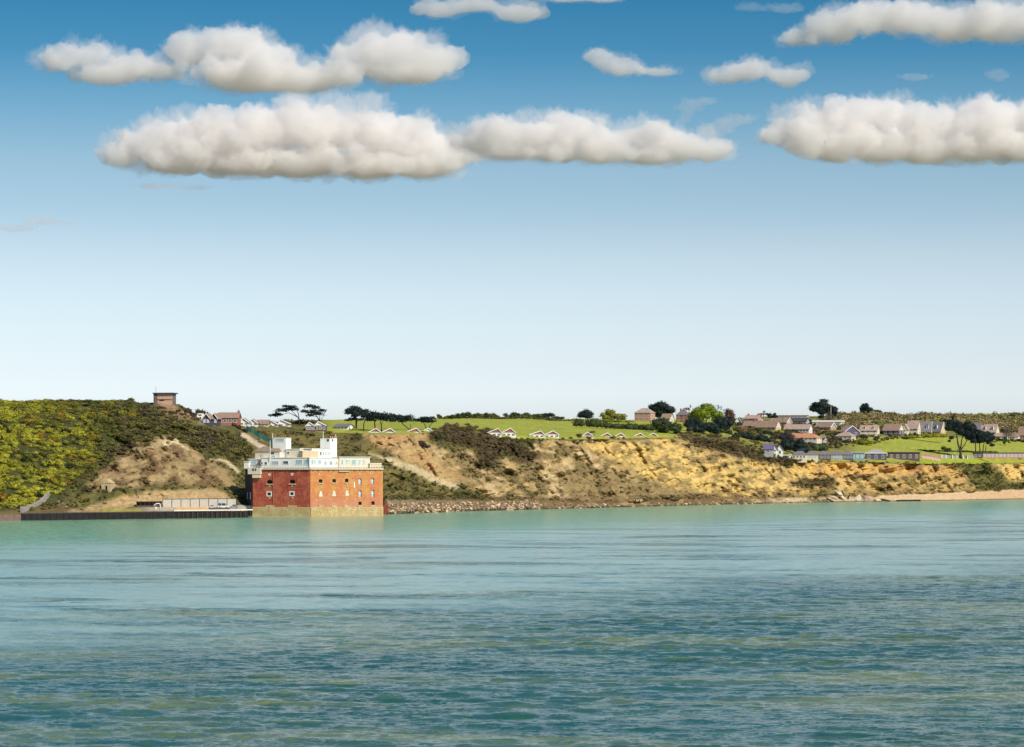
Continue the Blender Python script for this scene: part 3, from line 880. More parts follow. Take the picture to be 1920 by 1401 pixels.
def blob(px, py, rx, ry, n, seed, s0=.42):
    s0 *= 1.3; n = int(n * 1.2)
    """many sub-clumps filling an irregular crown outline"""
    r_ = random.Random(seed); out = []
    for i in range(n):
        a = r_.uniform(0, 6.283); q = r_.random() ** .5 * .72
        k = r_.uniform(.75, 1.25) * s0
        kx, ky = rx * k, ry * k; m_ = (kx + ky) / 2
        out.append((px + math.cos(a) * q * rx, py + math.sin(a) * q * ry, .6 * kx + .4 * m_, .6 * ky + .4 * min(m_, ry * .8)))
    return out
def round_tree(name, label, px, base, top, w, col, group=None, n=11, seed=1, leaf=.45, cat='tree', Yd=None, trunk=True, dens=1.0):
    h = base - top
    tr = [[(px, base, .28), (px, base - h * .35, .2), (px + w * .06, base - h * .6, .1)]] if trunk else ()
    return tree(name, label, cat, px, base, blob(px, base - h * .52, w / 2, h * .5, n, seed), tr, col, leaf, dens, group=group, Yd=Yd)

DARK = (.024, .038, .034); DKGREEN = (.048, .064, .024); MIDG = (.07, .095, .02); BRIGHT = (.17, .22, .02); LITE = (.20, .20, .035); BRN = (.11, .06, .04); OLV = (.085, .085, .03)
# wind-bent pines on the bare slope behind the fort
tree('pine_tree', 'wind-bent pine with flat leaf layers swept left, above the fort roof', 'pine tree', 561, 798,
     [(514,779,12,3.4),(522,777,9,3),(528,770,14,4.2),(541,768,12,4),(536,762,8,3.2),(547,764,11,4),(555,768,6,3)],
     [[(561.5,799,.42),(561,788,.36),(558,782,.3),(550,778,.2),(541,774,.16),(530,777,.12),(518,779,.06)],[(558,782,.22),(549,772,.16),(543,768,.08)],[(561,788,.22),(559.5,776,.2),(556,767,.14),(547,763,.07)]], DARK, .42, 2.0, .5, spread=.8)
tree('pine_tree', 'wind-bent pine with flat leaf layers beside bare twigs, second above the fort', 'pine tree', 600, 799,
     [(580,762,12,4),(593,765,9,4),(571,772,9,3.4),(587,773,15,5),(598,776,10,4),(604,770,8,3.6),(582,779,9,3)],
     [[(600.5,800,.4),(599,790,.34),(595,782,.26),(588,775,.18),(580,766,.09)],[(599,789,.22),(600,778,.16),(597,768,.09)],[(595,782,.15),(585,780,.1),(574,773,.06)],[(600,790,.14),(607,780,.1),(610,772,.06),(616,768,.04)],[(607,780,.08),(614,778,.04)]], DARK, .42, 2.0, .5, spread=.8)
# the pine row on the cliff top
tree('pine_tree', 'tall dense dark pine with bare trunk, first of the cliff-top row', 'pine tree', 668, 804,
     blob(664,772,17,10,12,3,.4)+blob(680,775,12,9,8,4)+[(652,788,8,2.5),(661,786,11,4),(676,787,10,3)],
     [[(668,805,.5),(668,792,.42),(667,780,.3),(664,772,.15)],[(668,792,.2),(675,784,.12)]], DARK, .45, 1.0, .75)
tree('pine_tree', 'flat-topped dark pine on a thin trunk, second of the cliff-top row', 'pine tree', 681.5, 808,
     blob(691,779,17,10,14,5,.42), [[(681.5,809,.28),(682,795,.24),(686,784,.15)]], DARK, .42, .8, .5)
tree('pine_tree', 'flat-topped dark pine with straight trunk, third of the cliff-top row', 'pine tree', 704, 808,
     blob(705,783,18,7.5,14,6,.42), [[(704,810,.34),(703,798,.3),(702,787,.2)]], DARK, .42, .8, .5)
tree('pine_tree', 'flat-topped dark pine with forked trunk, fourth of the cliff-top row', 'pine tree', 715.5, 810,
     blob(720,782,18,8,13,7,.42), [[(716,811,.34),(715,797,.28),(712,788,.15)],[(715,797,.18),(718,789,.12)]], DARK, .42, .8, .5)
tree('pine_tree', 'spreading dark pine with trunk leaning left, fifth of the cliff-top row', 'pine tree', 770, 807,
     blob(750,785,26,7,16,8,.36)+[(735,790,8,2.5),(768,781,10,4),(733,779,10,5)], [[(771,811,.34),(766,804,.3),(757,797,.24),(751,790,.15)],[(770,808,.2),(770,795,.14)]], DARK, .42, .8, .5)
tree('pine_tree', 'spreading dark pine with two crossing stems, last of the cliff-top row', 'pine tree', 802, 806,
     blob(797,788,27,6.5,16,9,.34)+[(810,784,9,3.5)], [[(802,812,.3),(798,800,.25),(793,790,.15)],[(802,812,.28),(806,798,.2),(813,790,.1)]], DARK, .42, .8, .5)
for i, (px, b, t, w) in enumerate([(742,787,776,24)]):
    round_tree('bush', 'dark rounded bush behind the middle of the cliff-top pine row', px, b + 2, t, w, DKGREEN, None, 7, 50 + i, cat='bush', Yd=1560, trunk=False)
# skyline trees above the field
sky_trees = [(823,786,777,11,OLV,'small round tree at the left end of the skyline row'),(841,786,777,26,OLV,'low olive bush second in the skyline row'),(858,786,776,16,DKGREEN,'dark bush third in the skyline row'),
 (872,787,773,26,DKGREEN,'taller dark green tree left of the middle of the skyline row'),(892,787,773.5,24,OLV,'broad olive tree in the middle of the skyline row'),(912,786,775,18,DKGREEN,'dark tree right of the broad olive one in the skyline row'),
 (927,787,775,22,OLV,'low spreading olive tree in the skyline row'),(948,784,775,10,OLV,'small tree standing free in the skyline row'),(964,784,773,26,DKGREEN,'leafy tree left of the pale gap in the skyline row'),
 (985,784,774,24,OLV,'pale olive tree near the right of the skyline row'),(1004,785,775,24,MIDG,'mid green hedge tree near the right of the skyline row'),(1025,787,773,26,DARK,'dark conifer in the right part of the skyline row'),
 (1046,790,780,24,DKGREEN,'low dark bush at the right end of the skyline row')]
for i, (px, b, t, w, c, lb) in enumerate(sky_trees):
    round_tree('tree', lb, px, b, t, w, c, 'trees along the skyline of the field', 8, 70 + i, Yd=shore_Y(px) + 480, leaf=.5)
round_tree('conifer_tree', 'small dark conifer alone on the skyline left of the brick house', 1098, 787, 769, 28, DARK, None, 11, 90, Yd=1950)
round_tree('tree', 'loose pale olive tree on the skyline left of the brick house', 1141, 788, 768, 32, LITE, None, 10, 91, Yd=1950, dens=.6)
round_tree('bush', 'low yellow olive bush between the pale tree and the brick house', 1165, 789, 777, 26, LITE, None, 8, 92, cat='bush', Yd=1950)

def hedge(label, path, hpx, wpx, col, seed, cat='hedge', leaf=.5, dens=.9):
    """hedge of overlapping leaf clumps following the land between photo positions"""
    r_ = random.Random(seed); cl = []
    for (x0, y0), (x1, y1) in zip(path[:-1], path[1:]):
        n = max(2, int(math.hypot(x1 - x0, y1 - y0) / (wpx * .55)))
        for i in range(n):
            t = (i + r_.random() * .6) / n
            k = r_.uniform(.75, 1.2)
            cl.append((x0 + (x1 - x0) * t, y0 + (y1 - y0) * t - hpx * .45 * k, wpx * .62 * k, hpx * .55 * k))
    mid = path[len(path) // 2]
    return tree('hedge', label, cat, mid[0], mid[1], cl, (), col, leaf, dens, .85, spread=.8, seed=seed)
hedge('long dark hedge along the top right side of the green field', [(1080,800),(1110,801),(1150,804),(1190,807),(1228,809)], 13, 14, DKGREEN, 201)
hedge('pale hedge bank behind the long dark field hedge', [(1060,791),(1110,790),(1150,792),(1190,795)], 5, 14, (.16,.17,.03), 202)
tree('bush', 'big grey green bush mass below the brick houses', 'bush', 1245, 812, blob(1240,799,24,12,10,93)+blob(1262,803,20,11,8,94), (), DKGREEN, .5, .9)
tree('cypress_tree', 'large oval blue-black cypress behind the hipped brick house', 'cypress tree', 1241, 790, blob(1240,769,25,14,20,95,.34)+blob(1252,774,14,10,8,96), [[(1241,791,.6),(1241,775,.4)]], DARK, .55, 1.1, .85, Yd=2080)
tree('yucca_tree', 'spiky palm-like tree beside the brick chimney', 'palm tree', 1292, 786, [(1287,766,6,1.6),(1294,764,2.2,6),(1290,768,7,2)], [[(1293,786,.25),(1292,768,.2)]], (.03,.035,.03), .5, 1, 0, flatleaf=False, Yd=1990)
tree('broadleaf_tree', 'tall bright green broadleaf tree above the dark conifers', 'tree', 1325, 806, blob(1322,772,22,15,16,97,.34)+blob(1345,782,14,11,8,98)+blob(1308,785,16,10,8,99), [[(1325,807,.5),(1324,785,.3)]], BRIGHT, .5, 1.0, .8)
tree('broadleaf_tree', 'yellow olive tree leaning against the bright green one', 'tree', 1303, 802, blob(1303,783,14,13,10,100), [[(1303,803,.35),(1303,785,.2)]], LITE, .48, .9, .75)
tree('poplar_tree', 'thin bare-topped dark tree behind the bright green one', 'tree', 1346, 800, [(1340,768,4,9),(1346,765,3,8),(1352,768,3,8),(1358,773,3,6)], [[(1346,800,.3),(1345,765,.1)]], (.05,.05,.035), .4, .7, 0, Yd=1985)
tree('tree', 'reddish brown tree at the left end of the village', 'tree', 1368, 806, blob(1368,782,11,16,12,101), [[(1368,807,.35),(1368,785,.2)]], BRN, .45, .9, .7)
tree('conifer_tree', 'dark conifer mass right of the bright tree foot', 'conifer', 1318, 814, blob(1300,797,18,14,12,102)+blob(1325,802,18,12,10,103)+blob(1338,806,12,9,6,115), (), DARK, .5, 1.0, .85)
tree('conifer_tree', 'dark rounded conifer below the reddish brown tree', 'conifer', 1358, 812, blob(1357,796,18,14,13,104), (), DARK, .5, 1.0, .85)
tree('tree', 'small green bush with pale leaves left of the village slope', 'bush', 1352, 817, blob(1352,809,9,6,6,105), (), MIDG, .42, .9, .75)
hedge('row of dark shrubs descending below the first bungalow', [(1366,820),(1385,822),(1400,823),(1425,828),(1450,831)], 13, 13, DARK, 203)
hedge('yellow green bank of shrubs in front of the first bungalow', [(1380,806),(1410,809),(1440,811),(1470,813)], 6, 13, (.20,.19,.03), 204)
tree('conifer_tree', 'dark conifer clump behind the white cottage', 'conifer', 1484, 850, blob(1478,834,16,12,10,106)+blob(1502,838,17,13,12,107), [[(1492,851,.4),(1492,838,.3)]], DARK, .5, 1.0, .85)
hedge('purple brown shrubs left of the white cottage roof', [(1440,824),(1462,824),(1490,828)], 12, 13, (.045,.035,.045), 205)
hedge('grey green clipped hedge above the park bungalows', [(1515,846),(1535,846),(1556,847)], 13, 13, (.06,.085,.04), 206)
tree('tree', 'leafless purple brown tree between the bungalows', 'tree', 1558, 836, blob(1557,822,12,9,9,108), [[(1558,838,.35),(1557,826,.2)],[(1558,832,.2),(1550,822,.1)],[(1558,832,.2),(1565,820,.1)]], (.09,.06,.055), .4, .55, 0)
hedge('yellow green shrubs below the cream bungalow', [(1560,840),(1590,838),(1615,834),(1640,834)], 9, 15, (.17,.18,.02), 207)
hedge('bright yellow green bank along the top of the right field', [(1620,831),(1660,827),(1700,823),(1740,821),(1775,820)], 7, 16, (.26,.25,.015), 208)
hedge('thin dark hedge across the lower right field', [(1608,838),(1650,842),(1700,845),(1740,846),(1800,848),(1870,849)], 2.6, 10, DKGREEN, 209)
tree('bush', 'dark rounded bush on the thin hedge left of the big pines', 'bush', 1775, 848, blob(1774,841,10,5,6,109), (), (.05,.05,.02), .42, .9, .8)
tree('cypress_tree', 'large spreading blue-black cypress on the skyline beside the white pole', 'cypress tree', 1545, 790, blob(1540,766,20,15,18,110,.34)+blob(1560,772,14,10,9,111)+[(1530,758,9,4),(1545,752,10,4)], [[(1545,792,.7),(1543,770,.5)]], DARK, .6, 1.1, .85, Yd=2330)
tree('cypress_tree', 'wind-shaped dark cypress alone on the skyline', 'cypress tree', 1630, 780, blob(1627,768,15,9,13,112,.36)+[(1643,772,11,4),(1622,759,7,3)], [[(1630,782,.6),(1629,770,.4)]], DARK, .6, 1.1, .85, Yd=2480)
round_tree('tree', 'small round dark tree above the village roofs', 1447, 788, 774, 20, DARK, None, 9, 113, Yd=2230)
tree('palm_tree', 'dark spiky palm above the village roofs', 'palm tree', 1432, 786, [(1426,777,8,1.6),(1438,777,8,1.6),(1432,774,3,4)], [[(1432,788,.3),(1432,776,.25)]], (.025,.03,.028), .55, 1, 0, Yd=2200)
tree('tree', 'pale leafless tree in front of the big spreading cypress', 'tree', 1552, 790, blob(1552,780,10,8,7,114), [[(1552,792,.3),(1552,780,.15)],[(1552,785,.15),(1546,775,.08)],[(1552,785,.15),(1558,775,.08)]], (.16,.11,.075), .4, .5, 0, Yd=2310)
# the big pines on the right lawn
tree('pine_tree', 'tallest dark pine with forked trunk on the right lawn', 'pine tree', 1801, 860,
     blob(1789,798,18,11,14,120,.36)+blob(1812,806,20,15,16,121,.36)+blob(1828,818,16,12,10,122)+[(1787,783,3,6),(1774,789,7,3),(1778,804,8,6),(1784,821,6,4),(1780,827,4,3)],
     [[(1801,861,.95),(1801,845,.85),(1797,835,.6),(1794,818,.45),(1790,800,.3),(1787,784,.15)],[(1801,843,.5),(1803,825,.4),(1808,806,.25)],[(1802,843,.45),(1810,832,.35),(1816,815,.2)],[(1795,822,.2),(1785,818,.12)]], (.018,.028,.027), .55, 1.1, .85)
tree('pine_tree', 'middle dark pine on the right lawn, with two stems', 'pine tree', 1833, 852,
     blob(1838,818,20,13,15,123,.36), [[(1830,852,.5),(1829,838,.4),(1830,820,.25)],[(1838,852,.5),(1837,838,.4),(1836,820,.25)]], (.018,.028,.027), .55, 1.1, .85)
tree('pine_tree', 'rightmost dark pine on the lawn, drooping to the right', 'pine tree', 1844, 852,
     blob(1850,820,15,11,12,124,.36)+[(1862,821,5,4),(1860,835,6,4),(1853,830,6,4)], [[(1842,852,.45),(1844,838,.35),(1847,822,.2)],[(1847,850,.35),(1849,835,.25)]], (.018,.028,.027), .55, 1.1, .85)
tree('tree', 'small upright green tree in the right field', 'tree', 1884, 836, blob(1884,826,6,7,7,125), [[(1884,838,.25),(1884,828,.15)]], (.05,.09,.03), .42, 1, .8)
tree('tree', 'leafless grey tree in front of the right-hand houses', 'tree', 1891, 830, blob(1891,811,13,11,8,126), [[(1891,831,.4),(1891,818,.3),(1889,805,.12)],[(1891,822,.2),(1899,808,.1)],[(1891,822,.2),(1882,808,.1)]], (.16,.12,.11), .34, .45, 0)
tree('bush', 'dark bush cluster right of the pillbox hill', 'bush', 376, 789, blob(372,775,12,9,8,127)+blob(384,778,8,7,5,128), (), OLV, .42, .8, .7, Yd=1370)
tree('bush', 'dark rounded bush in front of the chalets above the fort', 'bush', 790, 838, blob(790,834,13,6,9,130)+[(800,838,8,4)], (), (.06,.05,.04), .42, 1, .7)
hedge('dark brown hedge along the right side of the slope road', [(437,800),(450,806),(466,815)], 8, 9, (.05,.04,.03), 210)
hedge('olive bush row behind the chalets above the fort', [(530,796),(545,796),(590,796)], 9, 12, (.12,.10,.03), 211)
hedge('bushes and brambles left of the white chalets on the cliff', [(837,800),(850,800),(862,801)], 7, 9, (.15,.10,.06), 212)
hedge('ragged hedge under the skyline trees of the green field', [(822,788),(860,787),(900,787),(940,786),(980,785),(1020,787),(1056,792)], 5, 12, OLV, 213)
# bushes along the top right hill skyline
for i, (px, t) in enumerate([(1690,778),(1745,776),(1815,778),(1860,779),(1905,776)]):
    round_tree('tree', ['bare grey tree tip on the hill skyline, leftmost of five', 'pale tree on the hill skyline above the dormer houses', 'olive tree on the hill skyline behind the tallest pine', 'low dark tree on the hill skyline behind the pines', 'broad dark tree on the hill skyline at the right edge'][i],
               px, 790, t, [22, 26, 50, 50, 46][i], [(.13,.10,.08), (.15,.12,.06), OLV, DKGREEN, OLV][i], 'trees on the hill skyline', 8, 140 + i, Yd=2600, leaf=.6, trunk=True, dens=[.5, .6, .9, .9, .9][i])

# ------------------------------------------------------------------ building helpers
WHITE = mat('white_paint', (.78, .76, .70), .6, .06, .5)
CREAM = mat('cream_paint', (.68, .59, .45), .7, .08, .5)
TANW = mat('tan_render', (.60, .45, .27), .8, .10, .6)
STONE = mat('pale_stone', (.52, .40, .22), .9, .22, .7, .06)
GLASS = mat('window_glass', (.05, .07, .09), .08, .3, .2, spec=.6)
GLASS_PALE = mat('pale_glass', (.34, .44, .48), .1, .2, .2, spec=.6)
DARKHOLE = mat('dark_interior', (.03, .022, .02), .9, .3, 1)
TRIM = mat('white_trim', (.80, .79, .76), .55, .05, .5)
IRON = mat('dark_iron', (.05, .05, .055), .7, .2, 1)
SLATE = mat('grey_slate', (.19, .17, .18), .7, .2, .7, .05, 3)
TILE_BROWN = mat('brown_tile', (.30, .20, .15), .8, .2, .7, .05, 3)
TILE_PINK = mat('faded_red_tile', (.40, .29, .235), .8, .2, .7, .05, 3)
TILE_TERRA = mat('terracotta_tile', (.50, .24, .13), .8, .2, .7, .05, 3)
TILE_DARK = mat('dark_tile', (.08, .06, .08), .75, .2, .7, .05, 3)
BRICKM = mat('red_brick', (.36, .13, .085), .85, .22, 1.2, .04, 4)
BRICK_PINK = mat('pink_brick', (.48, .26, .19), .85, .18, 1.2, .04, 4)
BRICK_DARK = mat('dark_brick', (.13, .075, .075), .85, .22, 1.2, .04, 4)
TEAL = mat('teal_paint', (.20, .33, .33), .6, .12, .6)
PURPLE = mat('violet_cladding', (.10, .085, .145), .6, .12, .6)
LILAC = mat('grey_lilac_roof', (.36, .33, .36), .7, .12, .5)
GREYW = mat('grey_render', (.36, .35, .34), .8, .12, .6)

def weathered(name, cols, band=None):
    """brick face: three tones broken up by noise, vertical streaks and course lines"""
    m = bpy.data.materials.new(name); m.use_nodes = True
    t = m.node_tree; p = t.nodes['Principled BSDF']; p.inputs['Roughness'].default_value = .9; p.inputs['Specular IOR Level'].default_value = .2
    tcn = t.nodes.new('ShaderNodeTexCoord')
    def nz(sc_, scale, det=6):
        mp = t.nodes.new('ShaderNodeMapping'); mp.inputs['Scale'].default_value = sc_; t.links.new(tcn.outputs['Object'], mp.inputs[0])
        n = t.nodes.new('ShaderNodeTexNoise'); n.inputs['Scale'].default_value = scale; n.inputs['Detail'].default_value = det; n.inputs['Roughness'].default_value = .7
        t.links.new(mp.outputs[0], n.inputs['Vector']); return n.outputs[0]
    def mixn(fac, a, b, lo, hi):
        r = t.nodes.new('ShaderNodeMapRange'); r.inputs[1].default_value = lo; r.inputs[2].default_value = hi; t.links.new(fac, r.inputs[0])
        mx = t.nodes.new('ShaderNodeMix'); mx.data_type = 'RGBA'; t.links.new(r.outputs[0], mx.inputs[0])
        for s_, v in ((6, a), (7, b)):
            if isinstance(v, tuple): mx.inputs[s_].default_value = (*v, 1)
            else: t.links.new(v, mx.inputs[s_])
        return mx.outputs[2]
    c = mixn(nz((1, 1, 1), .22), cols[0], cols[1], .44, .57)
    if band:                                   # salt-bleached lower courses, ragged upper limit
        sp = t.nodes.new('ShaderNodeSeparateXYZ'); t.links.new(tcn.outputs['Object'], sp.inputs[0])
        ad = t.nodes.new('ShaderNodeMath'); ad.operation = 'MULTIPLY_ADD'; ad.inputs[1].default_value = 9; t.links.new(nz((1, 1, 1), .16), ad.inputs[0])
        t.links.new(sp.outputs[2], ad.inputs[2])
        c = mixn(ad.outputs[0], band[0], c, band[1], band[2])
    c = mixn(nz((1.5, 1.5, .12), .8), c, cols[2], .54, .68)
    c = mixn(nz((.25, .25, 3.0), 1.0, 3), c, cols[3], .54, .74)
    c = mixn(nz((1, 1, 1.6), 1.3, 4), c, cols[2], .53, .66)
    c = mixn(nz((1, 1, 2.2), 2.6, 4), c, cols[3], .57, .72)
    t.links.new(c, p.inputs['Base Color'])
    b = t.nodes.new('ShaderNodeBump'); b.inputs['Distance'].default_value = .06; t.links.new(nz((1, 1, 2.5), 1.6), b.inputs['Height']); t.links.new(b.outputs[0], p.inputs['Normal'])
    return m

# ------------------------------------------------------------------ the sea fort
class Face:
    """a vertical wall plane: origin and direction in plan, u along it, n outwards"""
    def __init__(s, o, d, org):
        s.o = Vector((o[0], o[1])); s.d = Vector((d[0], d[1])).normalized(); s.n = Vector((s.d.y, -s.d.x)); s.org = org
    def back(s, k): return Face(s.o - s.n * k, s.d, s.org)
    def w(s, u, z, out=0):
        q = s.o + s.d * u + s.n * out
        return Vector((q.x, q.y, z)) - s.org
    def uz(s, px, py):
        k = (px - 960) / F
        # o.x + d.x u = k (o.y + d.y u)
        u = (k * s.o.y - s.o.x) / (s.d.x - k * s.d.y)
        Yp = s.o.y + s.d.y * u
        return u, H + (HY - py) / F * Yp
    def box(s, mb, u0, u1, z0, z1, o0, o1):
        v = [s.w(u, z, o) for z in (z0, z1) for o in (o1, o0) for u in (u0, u1)]
        mb.add(v, [(0, 2, 3, 1), (4, 5, 7, 6), (0, 1, 5, 4), (2, 6, 7, 3), (0, 4, 6, 2), (1, 3, 7, 5)])
    def sheet(s, mb, u0, u1, z0, z1, holes, depth):
        """wall sheet with real openings and their reveals"""
        us = sorted({u0, u1, *[h[0] for h in holes], *[h[1] for h in holes]}); zs = sorted({z0, z1, *[h[2] for h in holes], *[h[3] for h in holes]})
        for a, b in zip(us[:-1], us[1:]):
            for c, d in zip(zs[:-1], zs[1:]):
                um, zm = (a + b) / 2, (c + d) / 2
                if any(h[0] < um < h[1] and h[2] < zm < h[3] for h in holes): continue
                mb.add([s.w(a, c), s.w(b, c), s.w(b, d), s.w(a, d)], [(0, 1, 2, 3)])
        for a, b, c, d in holes:
            q = [(a, c), (b, c), (b, d), (a, d)]
            for i in range(4):
                (ua, za), (ub, zb) = q[i], q[(i + 1) % 4]
                mb.add([s.w(ua, za), s.w(ua, za, -depth), s.w(ub, zb, -depth), s.w(ub, zb)], [(0, 1, 2, 3)])

Cx, Cy = (582 - 960) / F * 1239, 1239.0
org = Vector((Cx, Cy, 0))
fort = tag(empty('sea_fort', org), 'square red brick sea fort with white rooftop flats at the water edge', 'fort')
ORANGE = Face((Cx, Cy), (math.cos(R(30)), math.sin(R(30))), org)
_dr = Vector((math.cos(R(-20)), math.sin(R(-20))))            # along the red face, towards the corner
uA = Face((Cx, Cy), (_dr.x, _dr.y), org).uz(474, 900)[0]
RED = Face((Cx + _dr.x * uA, Cy + _dr.y * uA), (_dr.x, _dr.y), org)
LR = -uA
LO = ORANGE.uz(718, 900)[0]
_dl = Vector((math.cos(R(-72)), math.sin(R(-72))))
A0 = RED.o
LL = 15.0
LEFT = Face((A0.x - _dl.x * LL, A0.y - _dl.y * LL), (_dl.x, _dl.y), org)
BR_ = ORANGE.o + ORANGE.d * LO
_db = Vector((math.cos(R(118)), math.sin(R(118))))
BACKR = Face((BR_.x, BR_.y), (_db.x, _db.y), org)
ZT, ZP = 20.0, 4.0
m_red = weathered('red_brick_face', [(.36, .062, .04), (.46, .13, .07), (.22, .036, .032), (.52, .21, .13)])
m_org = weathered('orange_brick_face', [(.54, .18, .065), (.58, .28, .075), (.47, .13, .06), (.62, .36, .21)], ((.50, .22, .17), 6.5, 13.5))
m_shade = weathered('shade_painted_face', [(.05, .055, .075), (.09, .085, .10), (.03, .03, .04), (.12, .11, .11)])  # shade on the left flank put into the colour as blue black
m_base = weathered('plinth_stone', [(.50, .34, .15), (.60, .45, .24), (.34, .22, .10), (.66, .54, .34)])

def opening(face, px0, px1, py0, py1):
    (u0, z1), (u1, z0) = face.uz(px0, py0), face.uz(px1, py1)
    return (u0, u1, z0, z1)
def fz(x, y): return 420 + x / 5.647, 790 + y / 5.647         # from the enlarged view of the fort
def zop(face, x0, x1, y0, y1):
    a, b = fz(x0, y0), fz(x1, y1)
    return opening(face, a[0], b[0], a[1], b[1])
def fort_window(face, h, mt, depth=.7, surround=None, sill=False, arch=True, bars=False):
    mb = MB(); face.box(mb, h[0] - .02, h[1] + .02, h[2] - .02, h[3] + .02, -depth - .12, -depth + .02)
    w = mb.build('window', mt, fort)
    if surround:
        mb = MB(); t = .42
        for (a, b, c, d) in ((h[0] - t, h[0], h[2] - t, h[3] + t), (h[1], h[1] + t, h[2] - t, h[3] + t), (h[0], h[1], h[3], h[3] + t), (h[0], h[1], h[2] - t, h[2])):
            face.box(mb, a, b, c, d, .002, .12)
        mb.build('surround', surround, w)
    if sill:
        mb = MB(); face.box(mb, h[0] - .35, h[1] + .35, h[2] - .5, h[2] - .02, .003, .3); mb.build('sill', STONE, w)
    if arch:                                   # the two corner pieces that round the head of the opening
        mb = MB(); r = (h[1] - h[0]) / 2
        for sgn, uc in ((1, h[0]), (-1, h[1])):
            for k in range(4):
                a0 = k / 4 * math.pi / 2; a1 = (k + 1) / 4 * math.pi / 2
                pts = [face.w(uc + sgn * r * (1 - math.cos(a0)), h[3] - r * .55 * (1 - math.sin(a0)), -.05), face.w(uc + sgn * r * (1 - math.cos(a1)), h[3] - r * .55 * (1 - math.sin(a1)), -.05)]
                q = [pts[0], pts[1], face.w(uc + sgn * r * (1 - math.cos(a1)), h[3], -.05), face.w(uc + sgn * r * (1 - math.cos(a0)), h[3], -.05)]
                mb.add(q, [(0, 1, 2, 3)])
        mb.build('arch', m_red if face is RED else m_org, w)
    if bars:
        mb = MB(); um = (h[0] + h[1]) / 2
        face.box(mb, um - .09, um + .09, h[2], h[3], -depth + .03, -depth + .12)
        face.box(mb, h[0], h[1], (h[2] + h[3]) / 2 - .09, (h[2] + h[3]) / 2 + .09, -depth + .025, -depth + .11)
        mb.build('glazing_bar', TRIM, w)
    return w
# red face: two columns of gun ports and casement windows
red_h = [zop(RED, 452, 512, 622, 662), zop(RED, 694, 754, 620, 660), zop(RED, 460, 498, 754, 786), zop(RED, 702, 738, 752, 782)]
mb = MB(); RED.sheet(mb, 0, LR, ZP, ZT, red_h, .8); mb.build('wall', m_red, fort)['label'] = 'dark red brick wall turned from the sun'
for i, h in enumerate(red_h):
    fort_window(RED, h, DARKHOLE if i < 2 else GLASS, .8, WHITE if i >= 2 else None, i < 2, i < 2)
def disc(face, px, py, r, mt, name):
    u, z = face.uz(px, py); mb = MB()
    n = 10; c = [face.w(u + r * math.cos(6.2832 * k / n), z + r * math.sin(6.2832 * k / n), .10) for k in range(n)]
    c2 = [face.w(u + r * math.cos(6.2832 * k / n), z + r * math.sin(6.2832 * k / n), -.1) for k in range(n)]
    mb.add(c + c2, [tuple(range(n))] + [(i, i + n, (i + 1) % n + n, (i + 1) % n) for i in range(n)])
    return mb.build(name, mt, fort)
for x, y in ((481, 565), (721, 562)):
    d = disc(RED, *fz(x, y), .62, WHITE, 'round_vent'); u, z = RED.uz(*fz(x, y))
    mb = MB(); RED.box(mb, u - .26, u + .26, z - .26, z + .26, .101, .14); mb.build('vent_grille', BRICKM, d)
for x, y in ((483, 690), (723, 686), (485, 812), (726, 808)): disc(RED, *fz(x, y), .42, STONE, 'boss')
# orange face: three blocked gun ports, two columns of tall windows
og = [zop(ORANGE, 1003, 1043, 614, 652), zop(ORANGE, 1148, 1186, 612, 650), zop(ORANGE, 1281, 1318, 608, 648),
      zop(ORANGE, 1420, 1456, 604, 668), zop(ORANGE, 1556, 1590, 602, 662), zop(ORANGE, 1424, 1458, 730, 802), zop(ORANGE, 1558, 1592, 726, 800),
      zop(ORANGE, 1424, 1458, 852, 890), zop(ORANGE, 1560, 1596, 848, 888)]
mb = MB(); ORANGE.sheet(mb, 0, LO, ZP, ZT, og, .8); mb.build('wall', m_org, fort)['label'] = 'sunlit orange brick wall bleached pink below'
for i, h in enumerate(og):
    tall = 3 <= i <= 6
    fort_window(ORANGE, h, GLASS_PALE if tall else DARKHOLE, .55 if tall else .8, None, i < 3, True, tall)
for x, y in ((1024, 770), (1164, 766), (1303, 762)):                   # bell-shaped stone blockings
    u, z = ORANGE.uz(*fz(x, y)); mb = MB(); hw, hh = .78, 1.15
    outl = [(-hw * 1.15, -hh), (hw * 1.15, -hh), (hw * 1.1, -hh * .35), (hw * .8, -hh * .1), (hw * .8, hh * .45), (hw * .5, hh * .9), (0, hh * 1.1), (-hw * .5, hh * .9), (-hw * .8, hh * .45), (-hw * .8, -hh * .1), (-hw * 1.1, -hh * .35)]
    n = len(outl); fr = [ORANGE.w(u + a, z + b, .14) for a, b in outl]; bk = [ORANGE.w(u + a, z + b, -.1) for a, b in outl]
    mb.add(fr + bk, [tuple(range(n))] + [(i, i + n, (i + 1) % n + n, (i + 1) % n) for i in range(n)])
    mb.build('stone_panel', mat('pale_panel_stone', (.66, .60, .50), .85, .12), fort)
for x, y in ((1160, 556), (1298, 552), (1436, 550), (1572, 546), (1303, 672), (1010, 562)):
    u, z = ORANGE.uz(*fz(x, y)); mb = MB(); ORANGE.box(mb, u - .3, u + .3, z - .75, z + .55, .002, .15); mb.build('stone_block', STONE, fort)
u, z = ORANGE.uz(*fz(1380, 675)); mb = MB(); ORANGE.box(mb, u - .22, u + .22, z - 1.2, z + 1.2, .002, .12); mb.build('drain_pipe', TRIM, fort)
